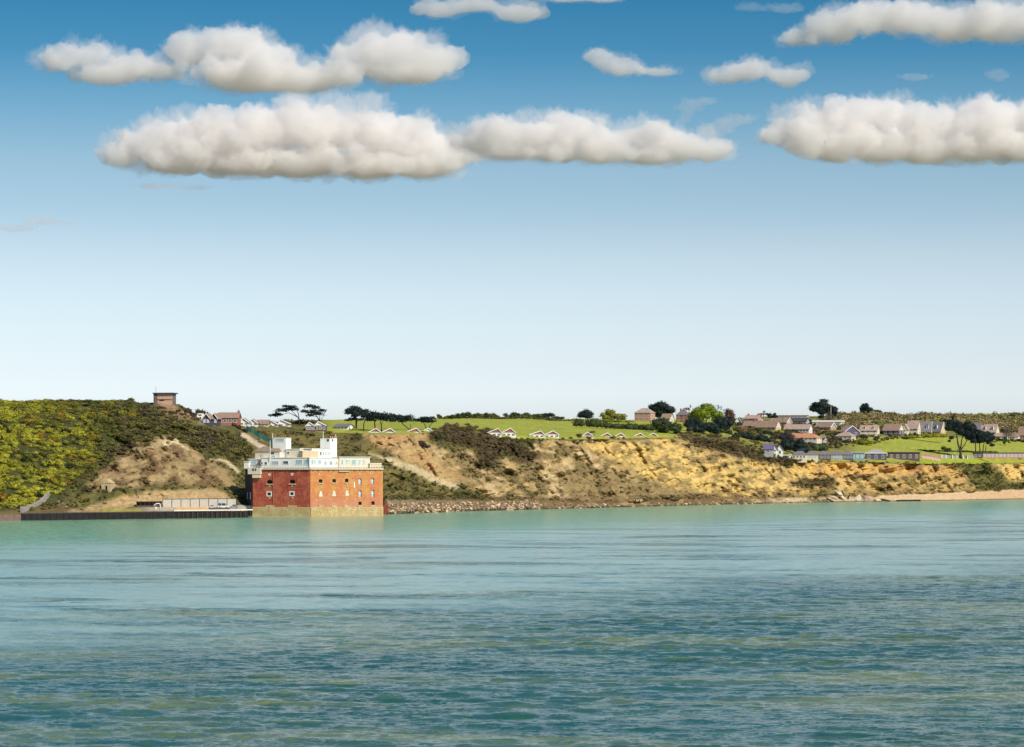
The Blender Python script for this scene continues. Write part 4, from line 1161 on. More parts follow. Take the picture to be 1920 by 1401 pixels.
# shaded flank, hidden backs, plinth
mb = MB(); LEFT.sheet(mb, 0, LL, ZP, ZT, [], .5); mb.build('wall', m_shade, fort)['label'] = 'blue black flank with its shade painted in'
for uu in (4.6, 10.6):
    mb = MB(); LEFT.box(mb, uu - .5, uu + .5, 7.2, 10.2, .01, .12); mb.build('slit_window', WHITE, fort)
hid = [(LEFT.o.x, LEFT.o.y), (BR_.x + _db.x * 26, BR_.y + _db.y * 26)]
mb = MB(); BACKR.sheet(mb, 0, 26, 0, ZT, [], .5)
bk = Face(hid[1], (hid[0][0] - hid[1][0], hid[0][1] - hid[1][1]), org)
bk.sheet(mb, 0, math.hypot(hid[0][0] - hid[1][0], hid[0][1] - hid[1][1]), 0, ZT, [], .5)
mb.build('wall', m_org, fort)
plan = [LEFT.o, A0, Vector((Cx, Cy)), BR_, Vector(hid[1])]
def inset(k):
    c = sum(plan, Vector((0, 0))) / 5
    return [((p - c) * k + c - Vector((Cx, Cy))) for p in plan]
mb = MB(); mb.slab([(p.x, p.y) for p in inset(.995)], ZT - .4, ZT - .05); mb.build('roof_deck', GREYW, fort)
rsf = random.Random(4)
for face, L_ in ((RED, LR), (ORANGE, LO), (LEFT, LL)):                 # plinth in courses of real blocks
    nco = 5; z = -1.5; hs = [2.0, .88, .9, .86, .86]
    for c in range(nco):
        u = 0.0; mb_c = MB()
        while u < L_ - .05:
            w_ = min(rsf.uniform(1.6, 2.6), L_ - u)
            if L_ - u - w_ < .6: w_ = L_ - u
            o_ = .42 + rsf.uniform(0, .1) + (.1 if c == 0 else 0)
            face.box(mb_c, u + .02, u + w_ - .02, z + .02, z + hs[c] - .02, -.3, o_)
            u += w_
        z += hs[c]
        b = mb_c.build('stone_course', m_base if face is not LEFT else m_shade, fort); b['kind'] = 'stuff'  # left flank's stone gets the same painted shade as its wall
for face, xs in ((RED, ((445, 528), (680, 770))), (ORANGE, ((1000, 1050), (1140, 1190), (1270, 1320), (1420, 1460), (1555, 1600)))):
    for x0, x1 in xs:
        u0, u1 = face.uz(*fz(x0, 915))[0], face.uz(*fz(x1, 915))[0]
        mb = MB(); face.box(mb, u0, u1, ZP, ZP + .75, -.2, .35); mb.build('stone_step', m_base, fort)
# parapet ledge, brackets and railing
for face, L_ in ((RED, LR), (ORANGE, LO), (LEFT, LL)):
    mb = MB(); face.box(mb, -.1 if face is ORANGE else 0, L_, ZT, ZT + .55, -.6, .55 if face is not ORANGE else .552)
    led = mb.build('ledge', CREAM, fort)
    n = int(L_ / 2.4)
    for i in range(n):
        u = (i + .5) * L_ / n; mb = MB(); face.box(mb, u - .18, u + .18, ZT - .45, ZT - .005, .0, .45); mb.build('bracket', IRON, led)
    mb = MB(); face.box(mb, 0, L_, ZT + 1.45, ZT + 1.58, .2, .32)
    rail = mb.build('railing', TRIM, fort)
    for i in range(n * 2 + 1):
        u = max(.1, min(L_ - .1, i * L_ / (n * 2))); mb = MB(); face.box(mb, u - .06, u + .06, ZT + .55, ZT + 1.45, .21, .31); mb.build('rail_post', TRIM, rail)
mb = MB(); ORANGE.box(mb, ORANGE.uz(*fz(1210, 500))[0], ORANGE.uz(*fz(1325, 500))[0], ZT - 1.0, ZT - .5, .01, .6); mb.build('soffit', STONE, fort)
# the white flats on the roof: each block on its face line, set back from the parapet
def block(face, x0, x1, y0, y1, setb, dep, mt, wins=(), name='roof_flat', roofm=None, eave=.25, ybase=None):
    f = face.back(setb)
    (a, za), (b, _) = f.uz(*fz(x0, y0)), f.uz(*fz(x1, y0))
    zb = f.uz(*fz((x0 + x1) / 2, y1))[1]
    zt = f.uz(*fz((x0 + x1) / 2, y0))[1]
    mb = MB(); f.box(mb, a, b, max(zb, ZT - .05), zt, -dep, 0); o = mb.build(name, mt, fort)
    mb = MB(); f.box(mb, a - eave, b + eave, zt + .003, zt + .24, -dep - eave, eave); mb.build('roof_slab', roofm or WHITE, o)
    for (wx0, wx1, wy0, wy1, g) in wins:
        (u0, z1), (u1, z0) = f.uz(*fz(wx0, wy0)), f.uz(*fz(wx1, wy1))
        mb = MB(); t = .14
        for q in ((u0 - t, u0 + .02, z0 - t, z1 + t), (u1 - .02, u1 + t, z0 - t, z1 + t), (u0, u1, z1 - .02, z1 + t), (u0, u1, z0 - t, z0 + .02)): f.box(mb, *q, .002, .14)
        mb.build('window_frame', TRIM, o)
        mb = MB(); f.box(mb, u0, u1, z0, z1, .004, .06); mb.build('pane', g, o)
    return f, (a, b, zb, zt), o
GP, GD = GLASS_PALE, GLASS
block(RED, 395, 905, 388, 492, 2.6, 9, WHITE, [(385 + 8, 410, 430, 458, GD), (430, 456, 432, 460, GD), (505, 578, 424, 458, GP), (628, 682, 422, 452, GD), (760, 830, 410, 455, GP), (846, 890, 408, 460, GP)])
block(RED, 262, 380, 404, 492, 4.5, 6, GREYW, [(285, 345, 412, 456, GP)], name='sun_room')
block(RED, 210, 262, 430, 500, 3.0, 4, WHITE, [], name='corner_screen')
block(ORANGE, 905, 1220, 390, 492, 2.2, 9, WHITE, [(925, 945, 410, 452, GP), (955, 968, 410, 452, GP), (996, 1026, 412, 452, GP), (1060, 1085, 425, 462, GP), (1118, 1146, 425, 462, GP), (1180, 1206, 428, 460, TANW)])
block(ORANGE, 1220, 1545, 382, 492, 1.6, 8, CREAM, [(1240, 1262, 405, 460, GP), (1290, 1308, 410, 440, GP), (1314, 1330, 410, 440, GP), (1350, 1396, 408, 462, GP), (1424, 1444, 408, 456, GP), (1470, 1488, 408, 456, GP)], eave=.4)
block(ORANGE, 1545, 1668, 450, 495, .3, 2, TANW, [], name='parapet_wall', eave=.05)
# upper storey: tiled house, towers, link blocks
f, (a, b, zb, zt), o = block(RED, 330, 590, 322, 400, 5.2, 6.5, CREAM, [(486, 536, 326, 352, GD), (500, 545, 366, 382, GP)], name='upper_house', eave=0)
zr = f.uz(*fz(450, 266))[1]; mb = MB()
e = .5; v = [f.w(a - e, zt + .25, e), f.w(b + e, zt + .25, e), f.w(b + e, zt + .25, -6.5 - e), f.w(a - e, zt + .25, -6.5 - e), f.w(a + 2.6, zr, -2.4), f.w(b - 1.2, zr, -2.4), f.w(b - 1.2, zr, -4), f.w(a + 2.6, zr, -4)]
mb.add(v, [(0, 1, 5, 4), (1, 2, 6, 5), (2, 3, 7, 6), (3, 0, 4, 7), (4, 5, 6, 7), (0, 3, 2, 1)]); mb.build('tiled_roof', TILE_BROWN, fort)
block(RED, 515, 655, 180, 400, 6.4, 5.5, WHITE, [(545, 640, 186, 214, GP)], name='stair_tower', eave=.12)
block(RED, 655, 802, 298, 392, 6.0, 6, CREAM, [(668, 694, 324, 344, GD), (760, 780, 328, 358, TANW)], name='upper_flat')
block(ORANGE, 802 + 30, 1000, 318, 392, 6.5, 6, TANW, [], name='upper_flat', eave=.1)
block(RED, 790, 870, 316, 392, 7.5, 5, TANW, [], name='upper_flat', eave=.1)
block(RED, 806, 885, 292, 318, 9.5, 3, TILE_BROWN, [], name='plant_room', eave=.1)
block(ORANGE, 930, 1155, 294, 392, 7.5, 6, WHITE, [(1016, 1032, 322, 362, GD), (1044, 1060, 322, 362, GP), (1072, 1086, 322, 362, GP), (1100, 1114, 322, 362, GP), (1124, 1138, 322, 362, GP)], name='upper_flat')
# right tower stands corner-on: grey flank to the left, white face to the right
tb = ORANGE.back(8.5); uc, _ = tb.uz(*fz(1125, 300)); zt = tb.uz(*fz(1125, 182))[1]
TW = Face((tb.o + tb.d * uc), ORANGE.d, org)
wr = TW.uz(*fz(1196, 300))[0]
TL = Face(TW.o - _dr * 5.6, _dr, org); wl = TL.uz(*fz(1018, 300))[0]
mb = MB(); c4 = [TW.w(0, 0), TW.w(wr, 0), TW.w(wr, 0, -6), TL.w(wl, 0)]
mb.slab([(p.x, p.y) for p in c4], ZT - .05, zt); tw = mb.build('stair_tower', WHITE, fort)
for i in range(4):
    u = wr * (.1 + .27 * i); mb = MB(); TW.box(mb, u - .2, u + .2, zt + .003, zt + 1.0, -.5, -.1); mb.build('merlon', BRICK_PINK, tw)
for x0, x1, fc in ((1088, 1112, TL), (1142, 1156, TW)):
    (u0, z1), (u1, z0) = fc.uz(*fz(x0, 188)), fc.uz(*fz(x1, 214)); mb = MB(); fc.box(mb, u0, u1, z0, z1, .004, .06); mb.build('pane', GLASS, tw)
mb = MB(); TL.box(mb, wl, 5.6, f.uz(*fz(1060, 286))[1] - .2, f.uz(*fz(1060, 286))[1] + .1, .003, .25); mb.build('string_course', IRON, tw)
# left corner oriel, masts, chimney-like drain
fo = RED.back(-1.3)
(u0, z1), (u1, z0) = fo.uz(*fz(252, 492)), fo.uz(*fz(386, 560))
mb = MB(); fo.box(mb, u0, u1, z0, z1, -2.2, 0); ori = mb.build('oriel', CREAM, fort)
mb = MB(); fo.box(mb, u0 + 2.0, u1 - .3, z0 - 1.6, z0 - .003, -2.1, -.2); mb.build('oriel_base', CREAM, ori)
for x0, x1 in ((298, 318), (326, 342)):
    (a, zb_), (b, za_) = fo.uz(*fz(x0, 500)), fo.uz(*fz(x1, 526)); mb = MB(); fo.box(mb, a, b, za_, zb_, .004, .06); mb.build('pane', GLASS, ori)
for px, py0, py1, k in ((506.5, 826, 862, 2.0), (511, 812, 834, 7.0), (606, 808, 824, 9.0), (629, 815, 823, 9.0)):
    fm = RED.back(k) if px < 582 else ORANGE.back(k)
    u, zt_ = fm.uz(px, py0); zb_ = fm.uz(px, py1)[1]; mb = MB(); q = fm.w(u, 0)
    mb.tube([(q.x, q.y, zb_), (q.x, q.y, zt_)], [.16, .10], 6); mb.build('mast', TRIM, fort)
mb = MB(); u = RED.uz(*fz(525, 600))[0]; RED.box(mb, u - .14, u + .14, ZP, ZT - .5, .003, .22); mb.build('drain_pipe', BRICKM, fort)

# ------------------------------------------------------------------ houses
def window_part(parent, M, u, z, w, h, glass, front=True):
    """window in a wall plane; M maps (u, out, z) to the house frame"""
    mb = MB(); t = .13
    for q in ((u - w / 2 - t, u - w / 2, z - t, z + h + t), (u + w / 2, u + w / 2 + t, z - t, z + h + t), (u - w / 2, u + w / 2, z + h, z + h + t), (u - w / 2, u + w / 2, z - t, z), (u - .05, u + .05, z, z + h)):
        mb.box(q[0], q[1], -.10, -.003, q[2], q[3], M)
    f = mb.build('window', TRIM, parent)
    mb = MB(); mb.box(u - w / 2, u + w / 2, -.05, -.004, z, z + h, M); mb.build('pane', glass, f)

def house(name, label, px0, px1, px2, base, eave, ridge, roof='x', ang=-30, wall=CREAM, roofm=TILE_PINK, depth=None, win=None, swin=1, chim=(), group=None,
          cat='house', Yd=None, apex=.5, over=.45, barge=None, floors=1, door=None, gable_wall=None, dormers=0, glass=None, fix=False):
    glass = glass or GLASS
    g = None if fix else hit((px0 + px1) / 2, base)
    if g is None or (Yd and abs(g.y - Yd) > 260): g = gp((px0 + px1) / 2, Yd or shore_Y(px0) + 300)
    Yd = g.y; s = Yd / F; a = R(ang)
    w = (px1 - px0) * s / max(.2, math.cos(a))
    d = depth or ((px2 - px1) * s / max(.2, math.sin(abs(a))) if px2 > px1 else 8)
    zb = H + (HY - base) * s
    zg = ground((px0 + px1 - 1920) / 2 * s, Yd)
    if zg < zb: zb = zg
    he, hr = H + (HY - eave) * s - zb, H + (HY - ridge) * s - zb
    if he < 1.6: zb -= 1.6 - he; hr += 1.6 - he; he = 1.6
    # front left corner at px0; origin in the middle of the front
    mid = Vector(((px0 + px1) / 2 - 960, 0)).x * s
    root = empty(name, (mid, Yd, zb), a); tag(root, label, cat, group)
    x0, x1 = -w / 2, w / 2; xa = x0 + w * apex
    bot = -1.8
    wm = MB()
    wm.box(x0, x1, 0, d, bot, he)
    wm.build('wall', wall, root)
    th = .22
    def slab(q, mt, nm='roof', parent=root):
        n = (q[1] - q[0]).cross(q[3] - q[0]).normalized()
        if n.z < 0: n = -n
        mb = MB(); k = len(q); mb.add([p for p in q] + [p + n * th for p in q], [tuple(range(k - 1, -1, -1)), tuple(range(k, 2 * k))] + [(i, (i + 1) % k, (i + 1) % k + k, i + k) for i in range(k)])
        return mb.build(nm, mt, parent)
    V = Vector
    o = over
    if roof == 'x':
        for x in (x0, x1):
            gm = MB(); gm.add([V((x + e_, y, z)) for e_ in (0, -.2 if x > 0 else .2) for y, z in ((0, he), (d, he), (d / 2, hr))], [(0, 1, 2), (3, 5, 4), (0, 3, 4, 1), (1, 4, 5, 2), (2, 5, 3, 0)])
            gm.build('gable', gable_wall or wall, root)
        k = (hr - he) / (d / 2)
        rf = slab([V((x0 - o, -o, he - o * k)), V((x1 + o, -o, he - o * k)), V((x1 + o, d / 2, hr)), V((x0 - o, d / 2, hr))], roofm)
        slab([V((x1 + o, d + o, he - o * k)), V((x0 - o, d + o, he - o * k)), V((x0 - o, d / 2, hr)), V((x1 + o, d / 2, hr))], roofm)
        if barge:
            for xx in (x0 - o - .12, x1 + o + .003):
                mb = MB()
                for ya, yb in ((-o, d / 2), (d + o, d / 2)):
                    za, zb_ = he - o * k, hr
                    mb.add([V((xx, ya, za - .3)), V((xx + .12, ya, za - .3)), V((xx + .12, yb, zb_ - .3)), V((xx, yb, zb_ - .3)), V((xx, ya, za + .3)), V((xx + .12, ya, za + .3)), V((xx + .12, yb, zb_ + .3)), V((xx, yb, zb_ + .3))],
                           [(0, 1, 2, 3), (4, 7, 6, 5), (0, 4, 5, 1), (3, 2, 6, 7), (0, 3, 7, 4), (1, 5, 6, 2)])
                mb.build('bargeboard', barge, root)
    elif roof == 'y':
        for y in (0, d):
            gm = MB(); gm.add([V((x, y + e_, z)) for e_ in (0, -.2 if y > 0 else .2) for x, z in ((x0, he), (x1, he), (xa, hr))], [(0, 1, 2), (3, 5, 4), (0, 3, 4, 1), (1, 4, 5, 2), (2, 5, 3, 0)])
            gm.build('gable', gable_wall or wall, root)
        kl, kr = (hr - he) / max(.1, xa - x0), (hr - he) / max(.1, x1 - xa)
        rf = slab([V((x0 - o, d + o, he - o * kl)), V((x0 - o, -o, he - o * kl)), V((xa, -o, hr)), V((xa, d + o, hr))], roofm)
        slab([V((x1 + o, -o, he - o * kr)), V((x1 + o, d + o, he - o * kr)), V((xa, d + o, hr)), V((xa, -o, hr))], roofm)
        if barge:
            bw = .24
            for (xs, zs) in (((x0 - o), he - o * kl), ((x1 + o), he - o * kr)):
                mb = MB(); mb.add([V((xs, y, zs - bw + dz)) if i == 0 else V((xa, y, hr - bw + dz)) for y in (-o - .14, -o - .003) for dz in (0, 2 * bw) for i in (0, 1)],
                                  [(0, 1, 3, 2), (4, 6, 7, 5), (0, 4, 5, 1), (2, 3, 7, 6), (0, 2, 6, 4), (1, 5, 7, 3)])
                mb.build('bargeboard', barge, root)
    elif roof == 'hip':
        i_ = min(d / 2, w * .32)
        mb = MB(); mb.add([V((x0 - o, -o, he - .1)), V((x1 + o, -o, he - .1)), V((x1 + o, d + o, he - .1)), V((x0 - o, d + o, he - .1)), V((x0 + i_, d / 2, hr)), V((x1 - i_, d / 2, hr))],
                         [(0, 1, 5, 4), (1, 2, 5), (2, 3, 4, 5), (3, 0, 4), (0, 3, 2, 1)])
        rf = mb.build('roof', roofm, root)
    else:
        mb = MB(); mb.box(x0 - o, x1 + o, -o, d + o, he + .003, he + max(.25, hr - he)); rf = mb.build('roof', roofm, root)
    if barge and roof in ('flat', 'hip'):
        mb = MB(); mb.box(x0 - o - .05, x1 + o + .05, -o - .06, -o - .003, he - .15, he + .3); mb.build('fascia', barge, root)
    I = Matrix.Identity(4)
    n = max(1, int(w / 3.6)) if win is None else win
    fh = he / max(1, floors)
    for fl in range(floors):
        for i in range(n):
            if door is not None and fl == 0 and i == door:
                mb = MB(); u = x0 + (i + .5) * w / n; mb.box(u - .5, u + .5, -.06, -.003, 0, 2.0); mb.build('door', IRON, root); continue
            window_part(root, I, x0 + (i + .5) * w / n, fl * fh + fh * .36, min(1.5, w / n * .55), fh * .42, glass)
    if swin and px2 > px1:
        Ms = Matrix.Translation((x1, 0, 0)) @ Matrix.Rotation(R(90), 4, 'Z')
        m_ = max(1, int(d / 4)) * swin
        for fl in range(floors):
            for i in range(m_): window_part(root, Ms, (i + .5) * d / m_, fl * fh + fh * .36, min(1.3, d / m_ * .5), fh * .42, glass)
    for c in chim:
        u = x0 + c * w; mb = MB(); zc = hr + 1.0
        mb.box(u - .45, u + .45, d * .42, d * .58, he, zc); cm = mb.build('chimney', BRICKM, rf)
        mb = MB(); mb.tube([(u, d * .5, zc + .002), (u, d * .5, zc + .5)], .16, 6); mb.build('chimney_pot', TILE_TERRA, cm)
    for i in range(dormers):
        u = x0 + (i + .5) * w / dormers; zz = he + (hr - he) * .22; yy = d * .5 * .22 - .3
        mb = MB(); dh = (hr - he) * .42; mb.box(u - .8, u + .8, yy, yy + 2.4, zz, zz + dh); dm = mb.build('dormer', TRIM, rf)
        mb = MB(); mb.box(u - .5, u + .5, yy - .05, yy - .003, zz + .25, zz + dh - .2); mb.build('pane', GLASS, dm)
        mb = MB(); mb.prism([(u - 1, zz + dh + .003), (u + 1, zz + dh + .003), (u, zz + dh + .8)], yy - .25, yy + 2.8); mb.build('dormer_roof', roofm, dm)
    return root

# brick houses behind the field
house('house', 'two-storey brick house with hipped roof left of the oval cypress', 1190, 1219, 1229, 789, 774, 765, 'hip', -25, BRICK_PINK, TILE_PINK, win=3, floors=2, Yd=1965)
house('house', 'low pale house between the hipped brick house and the bright green tree', 1240, 1256, 1264, 793, 784, 776, 'x', -28, CREAM, TILE_BROWN, win=2, Yd=1950)
house('house', 'red brick house with grey roof and two chimneys beside the bright green tree', 1268, 1287, 1296, 792, 778, 769, 'hip', -28, BRICKM, SLATE, win=2, floors=2, chim=(.25, .5), Yd=1955)
# the village, back to front
G = 'houses of the village'
house('house', 'small white gabled house at the left end of the village', 1379.5, 1390, 1394, 797, 790, 782.5, 'y', -15, WHITE, TILE_DARK, win=1, group=G, barge=TRIM)
house('house', 'faded red roofed house behind the first bungalow', 1396, 1420, 1430, 790, 785, 778.5, 'x', -28, BRICK_PINK, TILE_PINK, group=G, chim=(.15, .9), Yd=2130)
house('house', 'tan gabled house on the skyline behind the first bungalow', 1418, 1427, 1432, 789, 783, 777.5, 'y', -20, TANW, SLATE, win=1, group=G, chim=(.8,), Yd=2150)
house('house', 'long low building with white roof edge on the skyline', 1456, 1512, 1520, 785.5, 778.5, 776.8, 'flat', -12, mat('olive_render', (.22,.18,.12), .85, .15), WHITE, group=G, barge=TRIM, cat='building', Yd=2260, win=8)
house('house', 'grey house with long dark roof behind the second bungalow', 1482, 1511, 1520, 796, 790, 783.5, 'x', -20, GREYW, TILE_DARK, group=G, Yd=2140, win=4)
house('house', 'brown roofed house with white trimmed gable behind the first bungalow', 1446, 1474, 1485, 799, 792, 784, 'x', -32, BRICK_PINK, TILE_BROWN, group=G, barge=TRIM, Yd=2080, gable_wall=TANW)
house('bungalow', 'long brown roofed bungalow with cream right gable, nearest the reddish tree', 1393, 1453, 1465, 806.5, 801, 789, 'x', -30, TANW, TILE_BROWN, group=G, chim=(.3,), gable_wall=CREAM, Yd=1990, cat='bungalow', win=7)
house('bungalow', 'low cream annexe left of the long brown roofed bungalow', 1381, 1396, 1401, 806, 801.5, 798, 'hip', -20, CREAM, TILE_BROWN, group=G, Yd=1980, cat='bungalow', win=2)
house('bungalow', 'rust roofed bungalow with row of white windows', 1471, 1516, 1524, 812, 804.5, 796, 'x', -25, WHITE, TILE_PINK, group=G, Yd=2020, cat='bungalow', win=8, gable_wall=WHITE)
house('house', 'house with long white roof edge right of the rust roofed bungalow', 1524, 1576, 1586, 800, 791, 788, 'flat', -15, CREAM, WHITE, group=G, barge=TRIM, Yd=2140, win=6)
house('house', 'brown tiled house with white sloping bargeboard below the white roof edge', 1530, 1556, 1569, 806, 801, 792.5, 'x', -35, BRICK_PINK, TILE_BROWN, group=G, barge=TRIM, Yd=2070, gable_wall=GREYW)
house('bungalow', 'terracotta roofed bungalow with pink dormer fronts', 1470, 1530, 1542, 827, 821, 812, 'hip', -25, CREAM, TILE_TERRA, group=G, Yd=1960, cat='bungalow', chim=(.5, .85), win=8)
house('bungalow', 'small white bungalow right of the terracotta roof', 1533, 1546, 1552, 828, 821, 815, 'hip', -25, WHITE, TILE_BROWN, group=G, Yd=1950, cat='bungalow', win=2)
house('bungalow', 'cream hip-roofed bungalow with faded tiles below the violet gable', 1567, 1596, 1606, 825, 817.5, 810, 'hip', -28, CREAM, TILE_PINK, group=G, Yd=1990, cat='bungalow', chim=(.35,), win=4)
house('house', 'house with large dark violet gable facing left', 1584, 1612, 1617, 819, 809, 798.5, 'y', 20, PURPLE, TILE_PINK, depth=10, group=G, Yd=2075, win=2, swin=0, barge=TRIM)
house('house', 'cream cottage row with pink roof and small front gables', 1613, 1644, 1651, 818.5, 807, 797.5, 'x', -20, CREAM, TILE_PINK, group=G, Yd=2080, floors=2, chim=(.35,), dormers=2)
house('house', 'violet fronted house with steep roof left of the cream gables', 1656, 1684, 1697, 817, 807, 795, 'x', -30, PURPLE, TILE_BROWN, group=G, Yd=2120, gable_wall=CREAM)
house('house', 'narrow cream gabled house, left one of the pair beside the dormer houses', 1682, 1690, 1693, 817, 806, 797, 'y', -20, CREAM, TILE_PINK, group=G, Yd=2105, win=1, floors=2, depth=7, swin=0)
house('house', 'taller cream gabled house, right one of the pair beside the dormer houses', 1691, 1701, 1704, 817, 805, 795, 'y', -20, CREAM, TILE_PINK, group=G, Yd=2100, win=1, floors=2, depth=7, swin=0)
house('house', 'pale pink house with low front roof left of the dormer houses', 1701, 1720, 1728, 815, 803, 788.5, 'x', -25, CREAM, TILE_PINK, group=G, Yd=2180, floors=2, chim=(.2,))
house('house', 'grey slate house with two white dormers, left of the pair', 1718, 1745, 1748, 814.5, 809, 790, 'x', -14, TANW, SLATE, depth=9, group=G, Yd=2170, dormers=2, barge=TRIM, swin=0)
house('house', 'grey slate house with one white dormer and tan right gable', 1746, 1763, 1775, 814.5, 808.5, 791.5, 'x', -34, TANW, SLATE, group=G, Yd=2165, dormers=1, barge=TRIM, gable_wall=mat('sandy_render', (.62,.44,.24), .8, .1))
house('house', 'dark slate roofed house behind the tallest pine', 1808, 1836, 1846, 812, 806, 793.5, 'x', -28, CREAM, SLATE, group=G, Yd=2200, chim=(.1,))
house('house', 'pink roofed house with white dormer right of the big pines', 1840, 1866, 1876, 818, 810, 795.5, 'x', -28, CREAM, TILE_PINK, group=G, Yd=2190, dormers=2, chim=(.1,))
house('house', 'low white house partly behind the leafless grey tree', 1868, 1888, 1894, 825, 818, 812, 'x', -25, WHITE, TILE_PINK, group=G, Yd=2150)
house('house', 'white fronted house right of the leafless grey tree', 1893, 1908, 1914, 826, 818.5, 811, 'hip', -25, WHITE, TILE_BROWN, group=G, Yd=2150)
house('house', 'red brick house cut by the right edge of the view', 1910, 1932, 1940, 828, 815, 800, 'x', -25, BRICKM, TILE_BROWN, group=G, Yd=2160, floors=2)
# white cottage above the cliff
house('cottage', 'white cottage with twin gables above the cliff, left gable', 1448, 1457, 1458, 856, 842, 834, 'y', -8, WHITE, PURPLE, depth=9, cat='cottage', win=1, floors=2, Yd=1852, swin=0)
house('cottage', 'white cottage with twin gables above the cliff, right gable', 1457.3, 1467, 1470, 856, 842, 834.5, 'y', -8, WHITE, TILE_DARK, depth=9, cat='cottage', win=1, floors=1, Yd=1850, swin=0)
house('cottage', 'violet roofed wing left of the white twin-gabled cottage', 1432, 1449, 1450, 852, 842, 832, 'x', -8, GREYW, mat('violet_slate', (.14,.11,.20), .7, .2), depth=7, cat='cottage', win=1, Yd=1862, chim=(.95,), swin=0)
house('shed', 'pale low shed roof with white edge below the white cottage', 1462, 1482, 1486, 857, 854, 852.5, 'flat', -10, WHITE, WHITE, depth=5, cat='shed', win=2, Yd=1846)
# holiday park buildings along the cliff
GP_ = 'park bungalows along the cliff'
for i, (a_, b_, lb, wl) in enumerate([(1486,1511,'leftmost grey hip-roofed park bungalow above the yellow cliff', CREAM), (1510,1532,'second grey hip-roofed park bungalow from the white cottage', CREAM), (1531,1556,'third grey hip-roofed park bungalow, with dark porch', BRICK_DARK), (1555,1578,'fourth grey hip-roofed park bungalow, with white panels', GREYW), (1577,1598,'fifth grey hip-roofed park bungalow beside the teal block', PURPLE)]):
    house('bungalow', lb, a_, b_, b_ + 2, 860, 852.5, 845.5, 'hip', -10, wl, SLATE, depth=9, group=GP_, cat='bungalow', win=4, Yd=float(shore_Y(a_)) + 84, fix=True, glass=GLASS_PALE if i % 2 else GLASS, swin=0)
house('hall', 'teal clad park hall between bungalows and violet block', 1588, 1620, 1623, 864, 850, 847, 'flat', -8, TEAL, LILAC, depth=10, cat='hall', win=4, Yd=float(shore_Y(1605)) + 84, fix=True, glass=GLASS_PALE, swin=0)
house('hall', 'violet clad park hall with wide lilac roof and white posts', 1623, 1662, 1665, 865, 850, 843, 'hip', -6, PURPLE, LILAC, depth=11, cat='hall', win=3, Yd=float(shore_Y(1643)) + 84, fix=True, swin=0, barge=TRIM)
house('hall', 'long dark red brown park building right of the violet hall', 1666, 1724, 1728, 864, 849.5, 847.5, 'flat', -5, BRICK_DARK, TILE_DARK, depth=9, cat='hall', win=5, Yd=float(shore_Y(1695)) + 84, fix=True, swin=0)
GC = 'brick chalets at the right edge'
for i, (a_, b_) in enumerate([(1843,1865),(1865.5,1887),(1887.5,1908),(1908.5,1930)]):
    house('chalet', ['leftmost brick chalet with pale blue window wall at the right edge', 'second brick chalet from the big pines at the right edge', 'third brick chalet from the big pines at the right edge', 'brick chalet cut by the right edge of the view'][i],
          a_, b_, b_, 858, 849.5, 848, 'flat', -4, BRICK_PINK, SLATE, depth=7, group=GC, cat='chalet', win=3, Yd=float(shore_Y(a_)) + 100, fix=True, glass=GLASS_PALE, swin=0)
house('hut', 'small dark brown hut behind the picket posts', 1826, 1841, 1842, 858.5, 850.5, 849, 'flat', -4, BRICK_DARK, TILE_DARK, depth=5, cat='hut', win=2, Yd=float(shore_Y(1834)) + 98, fix=True, swin=0)

# cliff-top chalets with white bargeboards: only roofs and gables rise over the edge
def chalet(label, px0, ap, px1, pa, pe, pb, wall=BRICKM, group='cliff-top chalets', back=9, lower=None, roofm=SLATE):
    i = int(np.searchsorted(pxs, (px0 + px1) / 2))
    Yd = float(Y[int(np.argmin(np.abs(VV - 5.0))), i]) + back
    return house('chalet', label, px0, px1, px1, pb, pe, pa, 'y', 0, lower or WHITE, roofm, depth=9, group=group, cat='chalet', Yd=Yd, apex=(ap - px0) / (px1 - px0), barge=TRIM, gable_wall=wall, win=3, swin=0, over=.3, fix=True)
chalet('white trimmed chalet under the second wind-bent pine, left of its pair', 573, 580, 590, 792, 799, 804, WHITE, back=6, lower=BRICK_DARK)
chalet('white trimmed chalet under the second wind-bent pine, right of its pair', 590, 597, 611, 790.5, 798, 804, WHITE, back=6, lower=BRICK_DARK)
chalet('white trimmed chalet between the flat-topped pines, left of its pair', 692, 705, 714, 803.5, 810, 815)
chalet('white trimmed chalet between the flat-topped pines, right of its pair', 717, 732, 741, 803.5, 810, 815)
chalet('white trimmed chalet beside the leaning pine, left of its pair', 761, 781, 788, 803, 810, 815)
chalet('white trimmed chalet beside the leaning pine, right of its pair', 788.5, 804, 812, 803, 810, 815, WHITE)
chalet('brick gabled chalet above the dark heath slope, left of its pair', 914, 934, 940, 803.5, 811.5, 820)
chalet('brick gabled chalet above the dark heath slope, right of its pair', 940.5, 957, 967, 803, 811.5, 820)
chalet('brick gabled chalet above the pale cliff, left of its pair', 993, 1014, 1021, 808, 815, 822)
chalet('brick gabled chalet above the pale cliff, right of its pair', 1021.5, 1037, 1048, 808, 815, 822)
chalet('single white trimmed chalet right of the dark bush on the cliff edge', 1092, 1102, 1112, 810.5, 817, 823)
chalet('white trimmed chalet on the cliff edge, leftmost of the last four', 1126, 1139, 1147, 812, 818, 823)
chalet('white trimmed chalet on the cliff edge, second of the last four', 1153, 1164, 1172, 812, 818, 823)
chalet('white trimmed chalet on the cliff edge, third of the last four', 1188, 1201, 1208, 812.5, 818, 823)
chalet('white trimmed chalet on the cliff edge, last before the dark bushes', 1213, 1226, 1233, 812, 818, 823)
